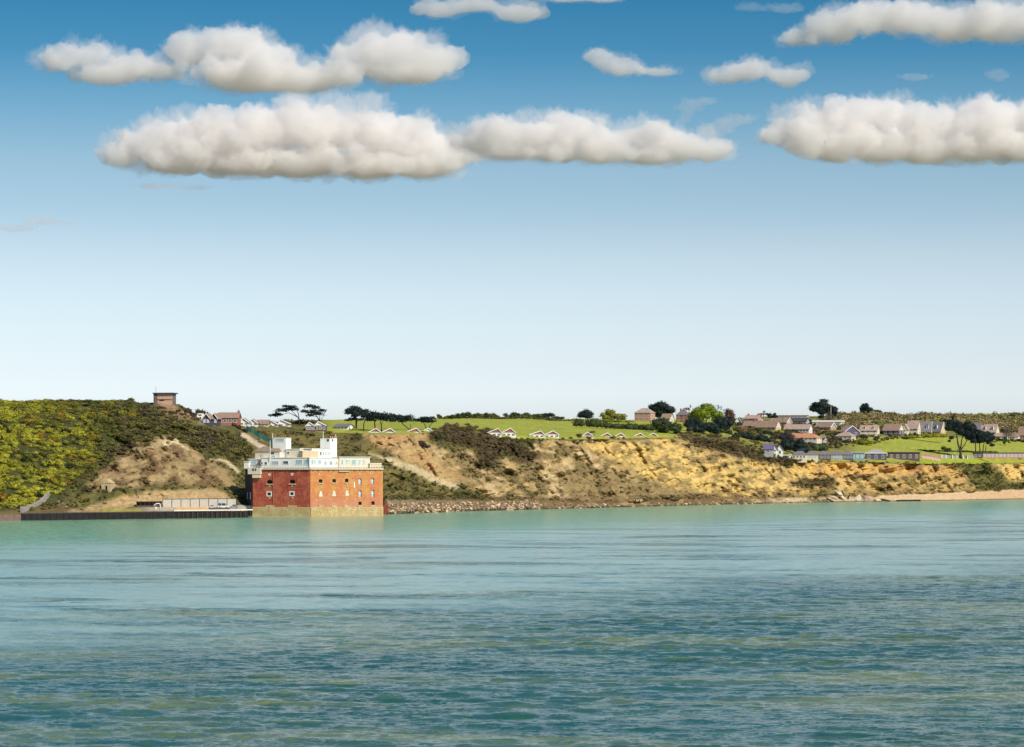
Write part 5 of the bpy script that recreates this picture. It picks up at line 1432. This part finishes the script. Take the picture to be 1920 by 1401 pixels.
house('chalet', 'flat-roofed chalet with long white edge at the end of the row', 1236, 1268, 1270, 822, 818.5, 817.5, 'flat', 0, CREAM, WHITE, depth=6, cat='chalet', group='cliff-top chalets', Yd=float(Y[int(np.argmin(np.abs(VV - 5.0))), int(np.searchsorted(pxs, 1250))]) + 17, win=4, barge=TRIM, swin=0, fix=True)
house('chalet', 'grey roofed chalet with dark gables below the dense pine', 626, 652, 670, 805, 800.5, 795, 'x', -20, WHITE, SLATE, group='cliff-top chalets', cat='chalet', Yd=1480, win=4, depth=8)
# lodge and chalets at the head of the slope road
house('lodge', 'dark gabled front of the lodge at the head of the slope road, left gable', 380, 393.5, 394, 797, 784, 775.5, 'y', -6, TILE_DARK, TILE_BROWN, depth=8, cat='lodge', Yd=1372, win=2, barge=TRIM, swin=0, glass=GLASS_PALE)
house('lodge', 'dark gabled front of the lodge at the head of the slope road, right gable', 394.2, 407.5, 408, 797, 784, 775, 'y', -6, TILE_DARK, TILE_BROWN, depth=8, cat='lodge', Yd=1370, win=2, barge=TRIM, swin=0, glass=GLASS_PALE)
house('lodge', 'long brick wing of the lodge with brown roof', 408, 446, 448, 797, 783.5, 773.8, 'x', -5, BRICKM, TILE_BROWN, depth=8, cat='lodge', Yd=1373, win=4, chim=(.97,), swin=0)
GW = 'white gabled chalets by the lodge'
for i, (a_, p_, b_, y_) in enumerate([(449, 456, 466, 784), (466.5, 473, 482, 785.5), (504, 507, 521, 788), (521.5, 526, 544, 787)]):
    house('chalet', ['white gabled chalet nearest the brick lodge', 'white gabled chalet second from the brick lodge', 'white gabled chalet left of the first wind-bent pine, with brown roof beside it', 'white gabled chalet nearest the first wind-bent pine'][i],
          a_, b_, b_, 799, y_ + 7.5, y_, 'y', 0, WHITE, TILE_BROWN, depth=10, group=GW, cat='chalet', Yd=1405 + 4 * i, apex=(p_ - a_) / (b_ - a_), barge=TRIM, win=2, swin=0)
house('chalet', 'long brown roofed chalet between the white gabled ones', 482.5, 503, 503.5, 799, 795, 787.5, 'x', 0, TANW, TILE_BROWN, depth=8, group=GW, cat='chalet', Yd=1412, win=3, swin=0)

# concrete lookout on the hill
def pillbox():
    g = gp(305, 1327); s = g.y / F
    zb = min(g.z + .6, H + (HY - 756.5) * s)
    root = tag(empty('lookout', ((305 - 960) * s, g.y, zb), R(-12)), 'derelict concrete lookout with flat dark roof on the hilltop', 'lookout')
    w = 36 * s; x0, x1 = -w / 2, w / 2; ht = H + (HY - 738.5) * s - zb
    conc = mat('pink_concrete', (.56, .36, .25), .9, .15, .8, .05); dk = mat('dark_stone', (.17, .13, .11), .9, .3, .8, .08)
    zs0, zs1 = 1.1, 1.75
    mb = MB()                                   # front wall with a real firing slot
    a, b = x0 + w * .30, x0 + w * .58
    for q in ((x0 + w * .22, x1, -.8, zs0), (x0 + w * .22, x1, zs1, ht), (x0 + w * .22, a, zs0, zs1), (b, x1, zs0, zs1)): mb.box(q[0], q[1], 0, .5, q[2], q[3])
    mb.build('wall', conc, root)
    mb = MB(); mb.box(x0, x0 + w * .22, -.12, 6, -.8, ht); mb.build('side_pier', dk, root)
    mb = MB(); mb.box(x0 + w * .22, x1, 5.5, 6, -2, ht); mb.box(x1 - .5, x1 - .003, .5, 5.5, -2, ht); mb.build('wall', dk, root)
    mb = MB(); mb.box(x0 - .2, x1 + .8, -.8, 6.6, ht + .003, ht + .5); mb.build('roof', TILE_DARK, root)
    mb = MB(); mb.box(x0 + w * .2, x1 + .5, -.35, -.003, 1.9, 2.1); mb.build('ledge', conc, root)
    mb = MB(); mb.tube([(x0 + .8, 1, ht + .5), (x0 + .8, 1, ht + 3.2)], .07, 6); mb.build('mast', IRON, root)
pillbox()
for i, (px, Yp) in enumerate([(268, 1318), (274, 1316), (279, 1314), (332, 1300), (335, 1302)]):
    p = gp(px, Yp); mb = MB(); mb.tube([(0, 0, -.4), (0, 0, 1.7)], .09, 5)
    o = mb.build('fence_post', IRON); o.location = p
    tag(o, ['leftmost thin post left of the hilltop lookout', 'middle thin post left of the hilltop lookout', 'thin post nearest the left side of the lookout', 'thin post nearest the right side of the lookout', 'outer thin post right of the lookout'][i], 'post', 'posts beside the lookout')
# small stone hut in the foot of the bank
g = hit(200, 919); s = g.y / F
root = tag(empty('stone_hut', (g.x, g.y - 1.5, g.z), R(-12)), 'small gabled sandstone hut set in the foot of the bank', 'hut')
mb = MB(); w = 19 * s; hh = 13 * s
for q in ((-w / 2, -.5, -2, hh), (.5, w / 2, -2, hh), (-.5, .5, 1.7, hh)): mb.box(q[0], q[1], 0, .5, q[2], q[3])
mb.box(-w / 2, -w / 2 + .4, .5, 5, -2, hh); mb.box(w / 2 - .4, w / 2, .5, 5, -2, hh); mb.build('wall', STONE, root)
mb = MB(); mb.prism([(-w / 2 - .2, hh + .003), (w / 2 + .2, hh + .003), (0, hh + 7.5 * s)], -.15, 5); mb.build('gable', STONE, root)
mb = MB(); mb.box(-.49, .49, .38, .45, -1, 1.7); mb.build('door', DARKHOLE, root)

# ------------------------------------------------------------------ quay, sea wall and what stands on it
def quay_pt(px, off=0.0):
    Yq = float(shore_Y(px)) + off
    return Vector(((px - 960) / F * Yq, Yq, 0))
CONC = mat('pale_concrete', (.52, .44, .36), .9, .15, .5, .03)
BLACKPILE = mat('black_tarred_steel', (.018, .014, .014), .75, .4, .5, .03)
PIERSTONE = mat('brown_sea_stone', (.20, .13, .10), .9, .3, .5, .06)
ZQ = 3.05
wall_o = tag(empty('sea_wall', quay_pt(250)), 'long low black sea wall along the quay left of the fort', 'wall')
base = wall_o.location.copy()
xs = np.arange(40, 471, 6.0)
for i, (a, b) in enumerate(zip(xs[:-1], xs[1:])):
    p, q = quay_pt(a) - base, quay_pt(b) - base
    d = (q - p); dn = d.normalized(); nrm = Vector((dn.y, -dn.x, 0)); k = .14 if i % 2 else 0
    mb = MB()
    f0, f1 = p + dn * .02 + nrm * k, q - dn * .02 + nrm * k
    bk = -nrm * 2.6
    v = [f0, f1, f1 + bk, f0 + bk]
    mb.add([u + Vector((0, 0, -3)) for u in v] + [u + Vector((0, 0, ZQ - .35)) for u in v], [(3, 2, 1, 0), (4, 5, 6, 7), (0, 1, 5, 4), (1, 2, 6, 5), (2, 3, 7, 6), (3, 0, 4, 7)])
    mb.build('sheet_pile', BLACKPILE, wall_o)
def strip(parent, px0, px1, o0, o1, z0, z1, mt, name, step=20):
    mb = MB(); pp = np.linspace(px0, px1, max(2, int((px1 - px0) / step) + 1)); bl = parent.location if parent else Vector()
    for a, b in zip(pp[:-1], pp[1:]):
        v = [quay_pt(a, o0) - bl, quay_pt(b, o0) - bl, quay_pt(b, o1) - bl, quay_pt(a, o1) - bl]
        mb.add([u + Vector((0, 0, z0)) for u in v] + [u + Vector((0, 0, z1)) for u in v], [(3, 2, 1, 0), (4, 5, 6, 7), (0, 1, 5, 4), (1, 2, 6, 5), (2, 3, 7, 6), (3, 0, 4, 7)])
    return mb.build(name, mt, parent)
strip(wall_o, 40, 326, -.25, 2.4, ZQ - .345, ZQ, mat('dark_coping', (.10, .075, .065), .9, .3), 'coping')
strip(wall_o, 327, 474, -.9, 2.4, ZQ - .05, ZQ + .42, mat('white_coping', (.72, .66, .58), .8, .1), 'coping')
for px in np.arange(334, 470, 9.0):
    p = quay_pt(px, -.6) - base; mb = MB(); mb.tube([p + Vector((0, 0, -3)), p + Vector((0, 0, ZQ - .06))], .16, 6); mb.build('fender_pile', mat('dark_timber', (.09, .06, .045), .9, .3), wall_o)
lw = tag(empty('sea_wall', quay_pt(10)), 'brown stone sea wall at the left edge of the view', 'wall')
for c in range(3):
    pp = -160.0; 
    while pp < 39:
        e = min(39.5, pp + RND.uniform(7, 12)); mb = MB(); p, q = quay_pt(pp, RND.uniform(-.12, .05)) - lw.location, quay_pt(e - .3, RND.uniform(-.12, .05)) - lw.location
        bk = Vector((0, 3, 0)); v = [p, q, q + bk, p + bk]; z0, z1 = (-2.5, .75, 1.55)[c], (.73, 1.53, 2.5)[c]
        mb.add([u + Vector((0, 0, z0)) for u in v] + [u + Vector((0, 0, z1)) for u in v], [(3, 2, 1, 0), (4, 5, 6, 7), (0, 1, 5, 4), (1, 2, 6, 5), (2, 3, 7, 6), (3, 0, 4, 7)])
        mb.build('stone', PIERSTONE, lw); pp = e
# panelled hoarding at the back of the quay
hd = tag(empty('panel_fence', quay_pt(375, 29)), 'pale panel fence with dark posts at the back of the quay', 'fence')
PANEL = mat('pale_panel', (.46, .42, .36), .8, .10, .8)
px_e = np.linspace(305, 443, 9)
def flat_piece(parent, px0, px1, off, z0, z1, thick, mt, name):
    p, q = quay_pt(px0, off) - parent.location, quay_pt(px1, off) - parent.location; bk = Vector((0, thick, 0)); v = [p, q, q + bk, p + bk]; mb = MB()
    mb.add([u + Vector((0, 0, z0)) for u in v] + [u + Vector((0, 0, z1)) for u in v], [(3, 2, 1, 0), (4, 5, 6, 7), (0, 1, 5, 4), (1, 2, 6, 5), (2, 3, 7, 6), (3, 0, 4, 7)])
    return mb.build(name, mt, parent)
ZD = 4.35
ZF = ZD + 3.2
for a, b in zip(px_e[:-1], px_e[1:]): flat_piece(hd, a + .45, b - .45, 29, ZD - .6, ZF, .12, PANEL, 'panel')
for a in px_e: flat_piece(hd, a - .44, a + .44, 28.85, ZD - .6, ZF + .15, .3, IRON, 'post')
flat_piece(hd, 305, 443, 28.9, ZF + .003, ZF + .22, .3, IRON, 'top_rail')
sh = tag(empty('boat_shelter', quay_pt(280, 28)), 'low dark open shelter left of the panel fence', 'shelter')
DKW = mat('dark_weathered_wood', (.085, .06, .05), .9, .35, .8)
for i, a in enumerate(np.linspace(256, 303, 7)): flat_piece(sh, a - .4, a + .4, 27.8, ZD - .6, ZD + 2.2, .3, DKW, 'post')
flat_piece(sh, 255, 304, 27.2, ZD + 2.203, ZD + 2.5, 3, DKW, 'roof'); flat_piece(sh, 256, 303, 29.5, ZD - .6, ZD + 2.2, .2, DKW, 'back_wall'); flat_piece(sh, 256, 303, 27.5, ZD - .6, ZD + .8, .15, DKW, 'front_board')
# davit crane
p = quay_pt(300.5, 4); cr = tag(empty('davit', p + Vector((0, 0, ZQ))), 'white bent davit crane on the quay edge', 'crane')
mb = MB(); mb.tube([(0, 0, -.1), (0, 0, 2.3), (-.15, 0, 2.9), (-.6, 0, 3.15)], [.28, .26, .24, .2], 8); mb.build('post', WHITE, cr, True)
mb = MB(); mb.tube([(-.5, 0, 3.1), (-1.6, 0, 3.05), (-2.4, 0, 2.5), (-2.7, 0, 1.9)], [.2, .2, .18, .15], 8); mb.build('arm', WHITE, cr, True)
mb = MB(); mb.box(-2.1, -1.4, -.4, .4, .9, 1.7); mb.tube([(-1.75, 0, 1.7), (-1.75, 0, 3.0)], .05, 5); mb.build('hoist_block', WHITE, cr)
# low walls and railing at the quay edge
t_ = strip(None, 329, 391, 3.2, 4.0, ZQ + .03, ZQ + 1.5, mat('ochre_render', (.52, .34, .15), .85, .15, .5), 'low_wall'); tag(t_, 'low ochre wall along the quay edge right of the davit', 'wall')
t_ = strip(None, 391.5, 431, 3.4, 4.0, ZQ + .03, ZQ + 1.2, BRICK_DARK, 'low_wall'); tag(t_, 'low dark wall in front of the white parked cars', 'wall')
rl = tag(empty('railing', quay_pt(450, 1.5)), 'thin grey railing on the quay beside the fort', 'railing')
GALV = mat('galvanised_steel', (.34, .34, .36), .5, .1, 1, metal=.3)
for a in np.linspace(431, 471, 15): flat_piece(rl, a - .12, a + .12, 1.5, ZQ + .42, ZQ + 1.75, .08, GALV, 'post')
for z in (.95, 1.35, 1.72): flat_piece(rl, 431, 471, 1.52, ZQ + z, ZQ + z + .07, .05, GALV, 'rail')
# parked cars
def car(label, px, off, body, L=4.3, Hh=1.5, van=False, rz=0.0):
    p = quay_pt(px, off); p.z = ground(p.x, p.y); root = tag(empty('parked_car', p + Vector((0, 0, .02)), rz), label, 'car', 'cars parked on the quay')
    l = L / 2
    prof = [(-l, .35), (-l * .98, .8), (-l * .62, .92), (l * .72, .92), (l * .97, .78), (l, .35)] if not van else [(-l, .35), (-l, 1.0), (l * .75, 1.02), (l, .85), (l, .35)]
    mb = MB(); mb.prism(prof, -.85, .85); mb.build('body', body, root)
    cab = [(-l * .55, .922), (-l * .3, Hh), (l * .35, Hh), (l * .66, .922)] if not van else [(-l * .98, 1.022), (-l * .95, Hh), (l * .3, Hh), (l * .72, 1.022)]
    mb = MB(); mb.prism(cab, -.74, .74); c_ = mb.build('cabin', GLASS, root)
    mb = MB(); mb.box(cab[1][0] - .05, cab[2][0] + .05, -.76, .76, Hh + .003, Hh + .08); mb.build('car_roof', body, c_)
    for k in ((cab[0][0] + cab[1][0]) / 2, (cab[1][0] + cab[2][0]) / 2, (cab[2][0] + cab[3][0]) / 2):
        mb = MB(); mb.box(k - .06, k + .06, -.765, -.742, .925, Hh); mb.build('pillar', body, c_)
    for sx_ in (-l * .62, l * .62):
        for sy_ in (-.86, .70):
            mb = MB(); mb.tube([(sx_, sy_, .33), (sx_, sy_ + .16, .33)], .33, 12); wv = mb.build('wheel', IRON, root)
            mb = MB(); mb.tube([(sx_, sy_ - .02, .33), (sx_, sy_ - .003, .33)], .19, 8); mb.build('rim', GALV, wv)
    for sy_ in (-.6, .6):
        mb = MB(); mb.box(l * .98, l * 1.003, sy_ - .15, sy_ + .15, .6, .74); mb.build('headlight', TRIM, root)
    return root
CARW = mat('white_car_paint', (.80, .79, .77), .3, .03, .5, spec=.5); CARB = mat('blue_car_paint', (.05, .16, .30), .3, .05, .5, spec=.5); CARS = mat('silver_car_paint', (.55, .55, .56), .3, .05, .5, spec=.5)
car('silver grey hatchback parked left of the white van on the quay', 397, 20, CARS, 3.4, 1.45, rz=R(8))
car('tall white van parked before the panel fence', 419, 24, CARW, 4.6, 2.1, True, rz=R(-5))
car('small blue car parked nearest the fort', 439, 23, CARB, 3.2, 1.5, rz=R(20))
# sloping concrete stair wall on the left bank
rw = tag(empty('stair_wall', hit(60, 950)), 'grey concrete stair wall climbing the bank at the far left', 'wall')
pp = [(40, 962, 2.6), (50, 957, 1.6), (62, 952, 1.5), (76, 945, 1.6), (84, 938, 1.7), (91, 930, 2.0)]
CONG = mat('grey_concrete', (.33, .29, .26), .9, .2, .6, .04)
prev = None
for px, py, hh in pp:
    q = hit(px, py) - rw.location
    if prev is not None:
        a, ha = prev; d = (q - a); sd = Vector((d.y, -d.x, 0)).normalized() * .5; mb = MB()
        dn_ = Vector((0, 0, -1.2)); c = [a - sd, a + sd, q + sd * .99, q - sd * .99]; hs = [ha, ha, hh, hh]
        mb.add([u + dn_ for u in c] + [u + Vector((0, 0, z)) for u, z in zip(c, hs)], [(3, 2, 1, 0), (4, 5, 6, 7), (0, 1, 5, 4), (1, 2, 6, 5), (2, 3, 7, 6), (3, 0, 4, 7)])
        mb.build('wall_section', CONG, rw)
    prev = (q, hh)
# teal mesh fence down the slope
mf = tag(empty('mesh_fence', hit(486, 815)), 'teal mesh fence running down the slope behind the fort', 'fence')
TEALM = mat('teal_netting', (.02, .11, .10), .8, .25, 2)
prev = None
for i, (px, py) in enumerate([(462, 806), (470, 811), (478, 816), (486, 821), (494, 825), (503, 829), (511, 833)]):
    q = hit(px, py) - mf.location
    mb = MB(); mb.tube([q + Vector((0, 0, -.5)), q + Vector((0, 0, 2.3))], .08, 5); mb.build('post', IRON, mf)
    if prev is not None:
        mb = MB(); t = Vector((0, .06, 0)); c = [prev, q, q + t, prev + t]
        mb.add([u + Vector((0, 0, .05)) for u in c] + [u + Vector((0, 0, 2.2)) for u in c], [(3, 2, 1, 0), (4, 5, 6, 7), (0, 1, 5, 4), (1, 2, 6, 5), (2, 3, 7, 6), (3, 0, 4, 7)]); mb.build('netting', TEALM, mf)
    prev = q
cv = tag(empty('caravan', gp(376, 1368)), 'white rounded caravan left of the lodge', 'caravan')
mb = MB(); mb.prism([(-1.7, .5), (1.7, .5), (1.75, 1.6), (1.3, 2.4), (-1.1, 2.5), (-1.7, 1.8)], -1, 1); mb.build('body', WHITE, cv)
mb = MB(); mb.box(-.9, .6, -1.03, -1.003, 1.3, 1.9); mb.build('pane', GLASS, cv)
mb = MB(); mb.tube([(0, -1.02, .4), (0, -.8, .4)], .4, 10); mb.build('wheel', IRON, cv)
# ------------------------------------------------------------------ fence and posts by the right lawn
pf = tag(empty('picket_fence', gp(1745, float(shore_Y(1745)) + 88)), 'pink boarded fence with white pickets right of the dark park building', 'fence')
for i, px in enumerate(np.linspace(1729, 1763, 24)):
    q = gp(px, float(shore_Y(1745)) + 88) - pf.location; mb = MB(); mb.box(q.x - .09, q.x + .09, q.y - .06, q.y + .06, q.z - .3, q.z + 1.6); mb.build('picket', TRIM, pf)
q0, q1 = gp(1729, float(shore_Y(1745)) + 90) - pf.location, gp(1763, float(shore_Y(1745)) + 90) - pf.location
mb = MB(); mb.add([q0 + Vector((0, 0, -1)), q1 + Vector((0, 0, -1)), q1 + Vector((0, 0, 3.6)), q0 + Vector((0, 0, 3.6)), q0 + Vector((0, .2, -1)), q1 + Vector((0, .2, -1)), q1 + Vector((0, .2, 3.6)), q0 + Vector((0, .2, 3.6))], [(0, 1, 2, 3), (7, 6, 5, 4), (3, 2, 6, 7), (0, 3, 7, 4), (1, 5, 6, 2)]); mb.build('board_wall', BRICK_PINK, pf)
lbs = ['leftmost', 'second', 'third', 'fourth', 'fifth', 'sixth']
for i, px in enumerate([1766, 1774, 1786, 1794, 1806, 1814]):
    q = gp(px, float(shore_Y(px)) + 92); mb = MB(); mb.box(-.28, .28, -.2, .2, -.3, 2.2); mb.add([(-.28, -.2, 2.2), (.28, -.2, 2.2), (.28, .2, 2.2), (-.28, .2, 2.2), (0, 0, 2.6)], [(0, 1, 4), (1, 2, 4), (2, 3, 4), (3, 0, 4)])
    o = mb.build('gate_post', WHITE); o.location = q; tag(o, f'short white post by the right lawn, {lbs[i]} from the pink fence', 'post', 'white posts by the lawn')
YB = lambda x: float(shore_Y(x)) + 95
q0 = gp(1765, YB(1765))
bf = tag(empty('board_fence', q0), 'grey board fence behind the white posts', 'fence')
for i, t in enumerate(np.linspace(0, 1, 25)[:-1]):
    a = gp(1765 + 61 * t, YB(1765 + 61 * t)) - bf.location; b = gp(1765 + 61 * (t + 1 / 24) - .15, YB(1765 + 61 * t)) - bf.location
    mb = MB(); mb.box(a.x, b.x, a.y, a.y + .08, a.z - .5, a.z + 1.8 + .08 * (i % 3)); mb.build('board', GREYW, bf)
for nm, lb, cat_, px, pt, Yp, r, mt in (('utility_pole', 'dark utility pole standing among the village roofs', 'pole', 1468, 783, 2000, .16, BARK), ('flagpole', 'tall white pole in front of the big spreading cypress', 'pole', 1558, 761, 2320, .2, TRIM),
                                       ('utility_pole', 'thin grey pole behind the park halls', 'pole', 1690, 838, 1965, .1, GREYW), ('utility_pole', 'slender grey pole left of the tallest pine', 'pole', 1794, 812, 2010, .09, GREYW)):
    q = gp(px, Yp); zt_ = H + (HY - pt) / F * Yp - q.z; mb = MB(); mb.tube([(0, 0, -.5), (0, 0, zt_)], [r, r * .7], 6)
    mb.box(-.5, .5, -.05, .05, zt_ - .5, zt_ - .38) if nm == 'utility_pole' else None
    o = mb.build(nm, mt); o.location = q; tag(o, lb, cat_)
rs = np.random.RandomState(71)
lp = tag(empty('log_pile', gp(1903, 2110)), 'reddish log pile in the right field below the houses', 'log pile')
for i in range(26):
    x = rs.uniform(-6, 6); z = .35 + .5 * rs.randint(0, 3) * (1 - abs(x) / 8); mb = MB(); r = rs.uniform(.25, .4)
    gq = gp(1903 + x * F / 2110, 2110).z - lp.location.z
    mb.tube([(x, -1, z + gq), (x + rs.uniform(-.4, .4), 1, z + gq)], r, 7); mb.build('log', mat('cut_log', (.40, .20, .11), .9, .25), lp)

# ------------------------------------------------------------------ rocks
def rock_meshes(n, seed, mt, name='stone'):
    out = []; r_ = np.random.RandomState(seed)
    for i in range(n):
        bm = bmesh.new()
        for k in range(11): bm.verts.new(r_.normal(size=3) * (1, .8, .7))
        bmesh.ops.convex_hull(bm, input=bm.verts[:])
        for v in [v for v in bm.verts if not v.link_faces]: bm.verts.remove(v)
        me = bpy.data.meshes.new(name); bm.to_mesh(me); bm.free()
        c = np.array([v.co[:] for v in me.vertices]); c -= c.mean(0); c /= np.abs(c).max()
        me.vertices.foreach_set('co', c.astype(np.float32).ravel()); me.update(); me.materials.append(mt); out.append(me)
    return out
RK1 = rock_meshes(7, 81, mat('armour_rock', (.42, .28, .185), .9, .3, .8, .1)); RK2 = rock_meshes(6, 82, mat('armour_rock_grey', (.30, .21, .15), .9, .3, .8, .1)); RK3 = rock_meshes(6, 83, mat('armour_rock_tan', (.58, .42, .27), .9, .25, .8, .1))
RKD = rock_meshes(5, 84, mat('wet_rock', (.075, .055, .045), .7, .3, .8, .1))
def put(me, p, sc_, parent, name, rs):
    o = bpy.data.objects.new(name, me); COL.objects.link(o); o.parent = parent
    o.location = p; o.scale = sc_; o.rotation_euler = (rs.uniform(-.5, .5), rs.uniform(-.5, .5), rs.uniform(0, 6.28)); return o
rs = np.random.RandomState(72)
def shore_rocks(root, px0, px1, cols, rows, zmax, smin, smax, pools, y_lo=-1.5, y_hi=8.0):
    for c in range(cols):
        for r in range(rows):
            px = px0 + (px1 - px0) * (c + rs.uniform(.1, .9)) / cols; t = (r + rs.uniform(.2, .8)) / rows
            zt_ = np.interp(px, [px0, px1], zmax); off = y_lo + (y_hi - y_lo) * t
            q = quay_pt(px, off); q.z = max(ground(q.x, q.y) * .3 if zt_ > 2 else ground(q.x, q.y), zt_ * t - .1)
            s_ = rs.uniform(smin, smax)
            pool = pools[0] if r == 0 and rs.rand() < .5 else pools[1 + rs.randint(len(pools) - 1)]
            put(pool[rs.randint(len(pool))], q - root.location, (s_ * rs.uniform(1.0, 1.5), s_, s_ * rs.uniform(.75, 1.1)), root, 'stone', rs)
ra = tag(empty('rock_armour', quay_pt(860, 4)), 'long bank of piled boulders protecting the shore right of the fort', 'rock bank')
shore_rocks(ra, 724, 1014, 60, 5, (5.0, 4.2), .75, 1.5, [RKD, RK1, RK2, RK1, RK3, RK3])
rb = tag(empty('shore_boulders', quay_pt(1250, 2)), 'scattered small boulders along the foot of the cliff', 'boulders')
shore_rocks(rb, 1014, 1560, 90, 3, (1.7, 1.3), .45, 1.25, [RKD, RK1, RK2, RKD, RK3], -1.5, 5)
rc = tag(empty('rubble_heap', hit(124, 946)), 'heap of brown rubble on the bank above the left sea wall', 'rubble')
for i in range(40):
    g_ = hit(rs.uniform(108, 140), rs.uniform(936, 952)); s_ = rs.uniform(.25, .7); put(RK1[rs.randint(7)], g_ - rc.location, (s_, s_, s_ * .7), rc, 'stone', rs)
PALE_ROCK = mat('pale_slab', (.60, .50, .36), .9, .18, .6, .08); SLABS = rock_meshes(4, 85, PALE_ROCK, 'slab')
for i, (px, py, w, h, rx, ry, pal, lb) in enumerate([(1575, 928, 16, 9, .5, .55, 1, 'big pale slab tilted to the right at the cliff foot'), (1563, 933, 14, 7, .2, -.2, 1, 'pale slab lying below the tilted slab'), (1582, 924, 8, 10, .2, .9, 0, 'narrow grey slab standing behind the tilted slab'),
    (1606, 936, 26, 13, .1, .1, 1, 'largest pale boulder at the water edge before the beach'), (1625, 937, 14, 10, .3, .6, 0, 'brown boulder right of the largest pale boulder'), (1643, 938, 18, 8, .1, .1, 2, 'low tan boulder at the start of the beach'), (1590, 934, 8, 13, .1, .1, 0, 'dark upright boulder left of the largest pale boulder'),
    (1556, 938, 20, 6, .1, .2, 0, 'dark low boulder left of the pale slabs'), (1388, 943, 13, 10, .1, .2, 0, 'dark violet boulder standing out at the foot of the yellow cliff'), (1165, 949, 14, 5, .1, .1, 0, 'low black boulder at the foot of the brown cliff'), (1660, 938.5, 18, 5, .1, .1, 0, 'flat dark rock left of the groyne')]):
    q = hit(px, py) or quay_pt(px, 1); s = q.y / F
    me = (SLABS if pal == 1 else RK3 if pal == 2 else RK2 if 'dark' not in lb and 'black' not in lb else RKD)[i % 4]
    o = bpy.data.objects.new('boulder', me); COL.objects.link(o); o.location = q + Vector((0, -1, 0)); o.scale = (w * s * .8, w * s * .6, h * s * .8); o.rotation_euler = (rx, ry, i * 1.3 if 'slab' not in lb else .3)
    tag(o, lb, 'boulder', 'large boulders at the cliff foot')
gy = tag(empty('groyne', quay_pt(1705, -1)), 'low dark timber groyne at the start of the beach', 'groyne')
TIMB = mat('wet_timber', (.035, .028, .028), .8, .4, .6)
for i, px in enumerate(np.linspace(1682, 1725, 14)):
    q = quay_pt(px, -1 - i * .12) - gy.location; mb = MB(); mb.box(q.x - .55, q.x + .55, q.y - .3, q.y + .3, -2, .95 + .25 * rs.rand()); mb.build('timber', TIMB, gy)
rp = tag(empty('steel_pile_wall', quay_pt(723, -1)), 'rusty red steel pile wall between fort and boulders', 'wall')
RUST = mat('rusty_steel', (.26, .06, .035), .85, .35, .8)
for i, px in enumerate(np.linspace(719.6, 727.4, 6)):
    q = quay_pt(px, -.8 + (.25 if i % 2 else 0)) - rp.location; mb = MB(); mb.box(q.x - .18, q.x + .18, q.y - .12, q.y + .5, -2, 4.4); mb.build('pile', RUST, rp)
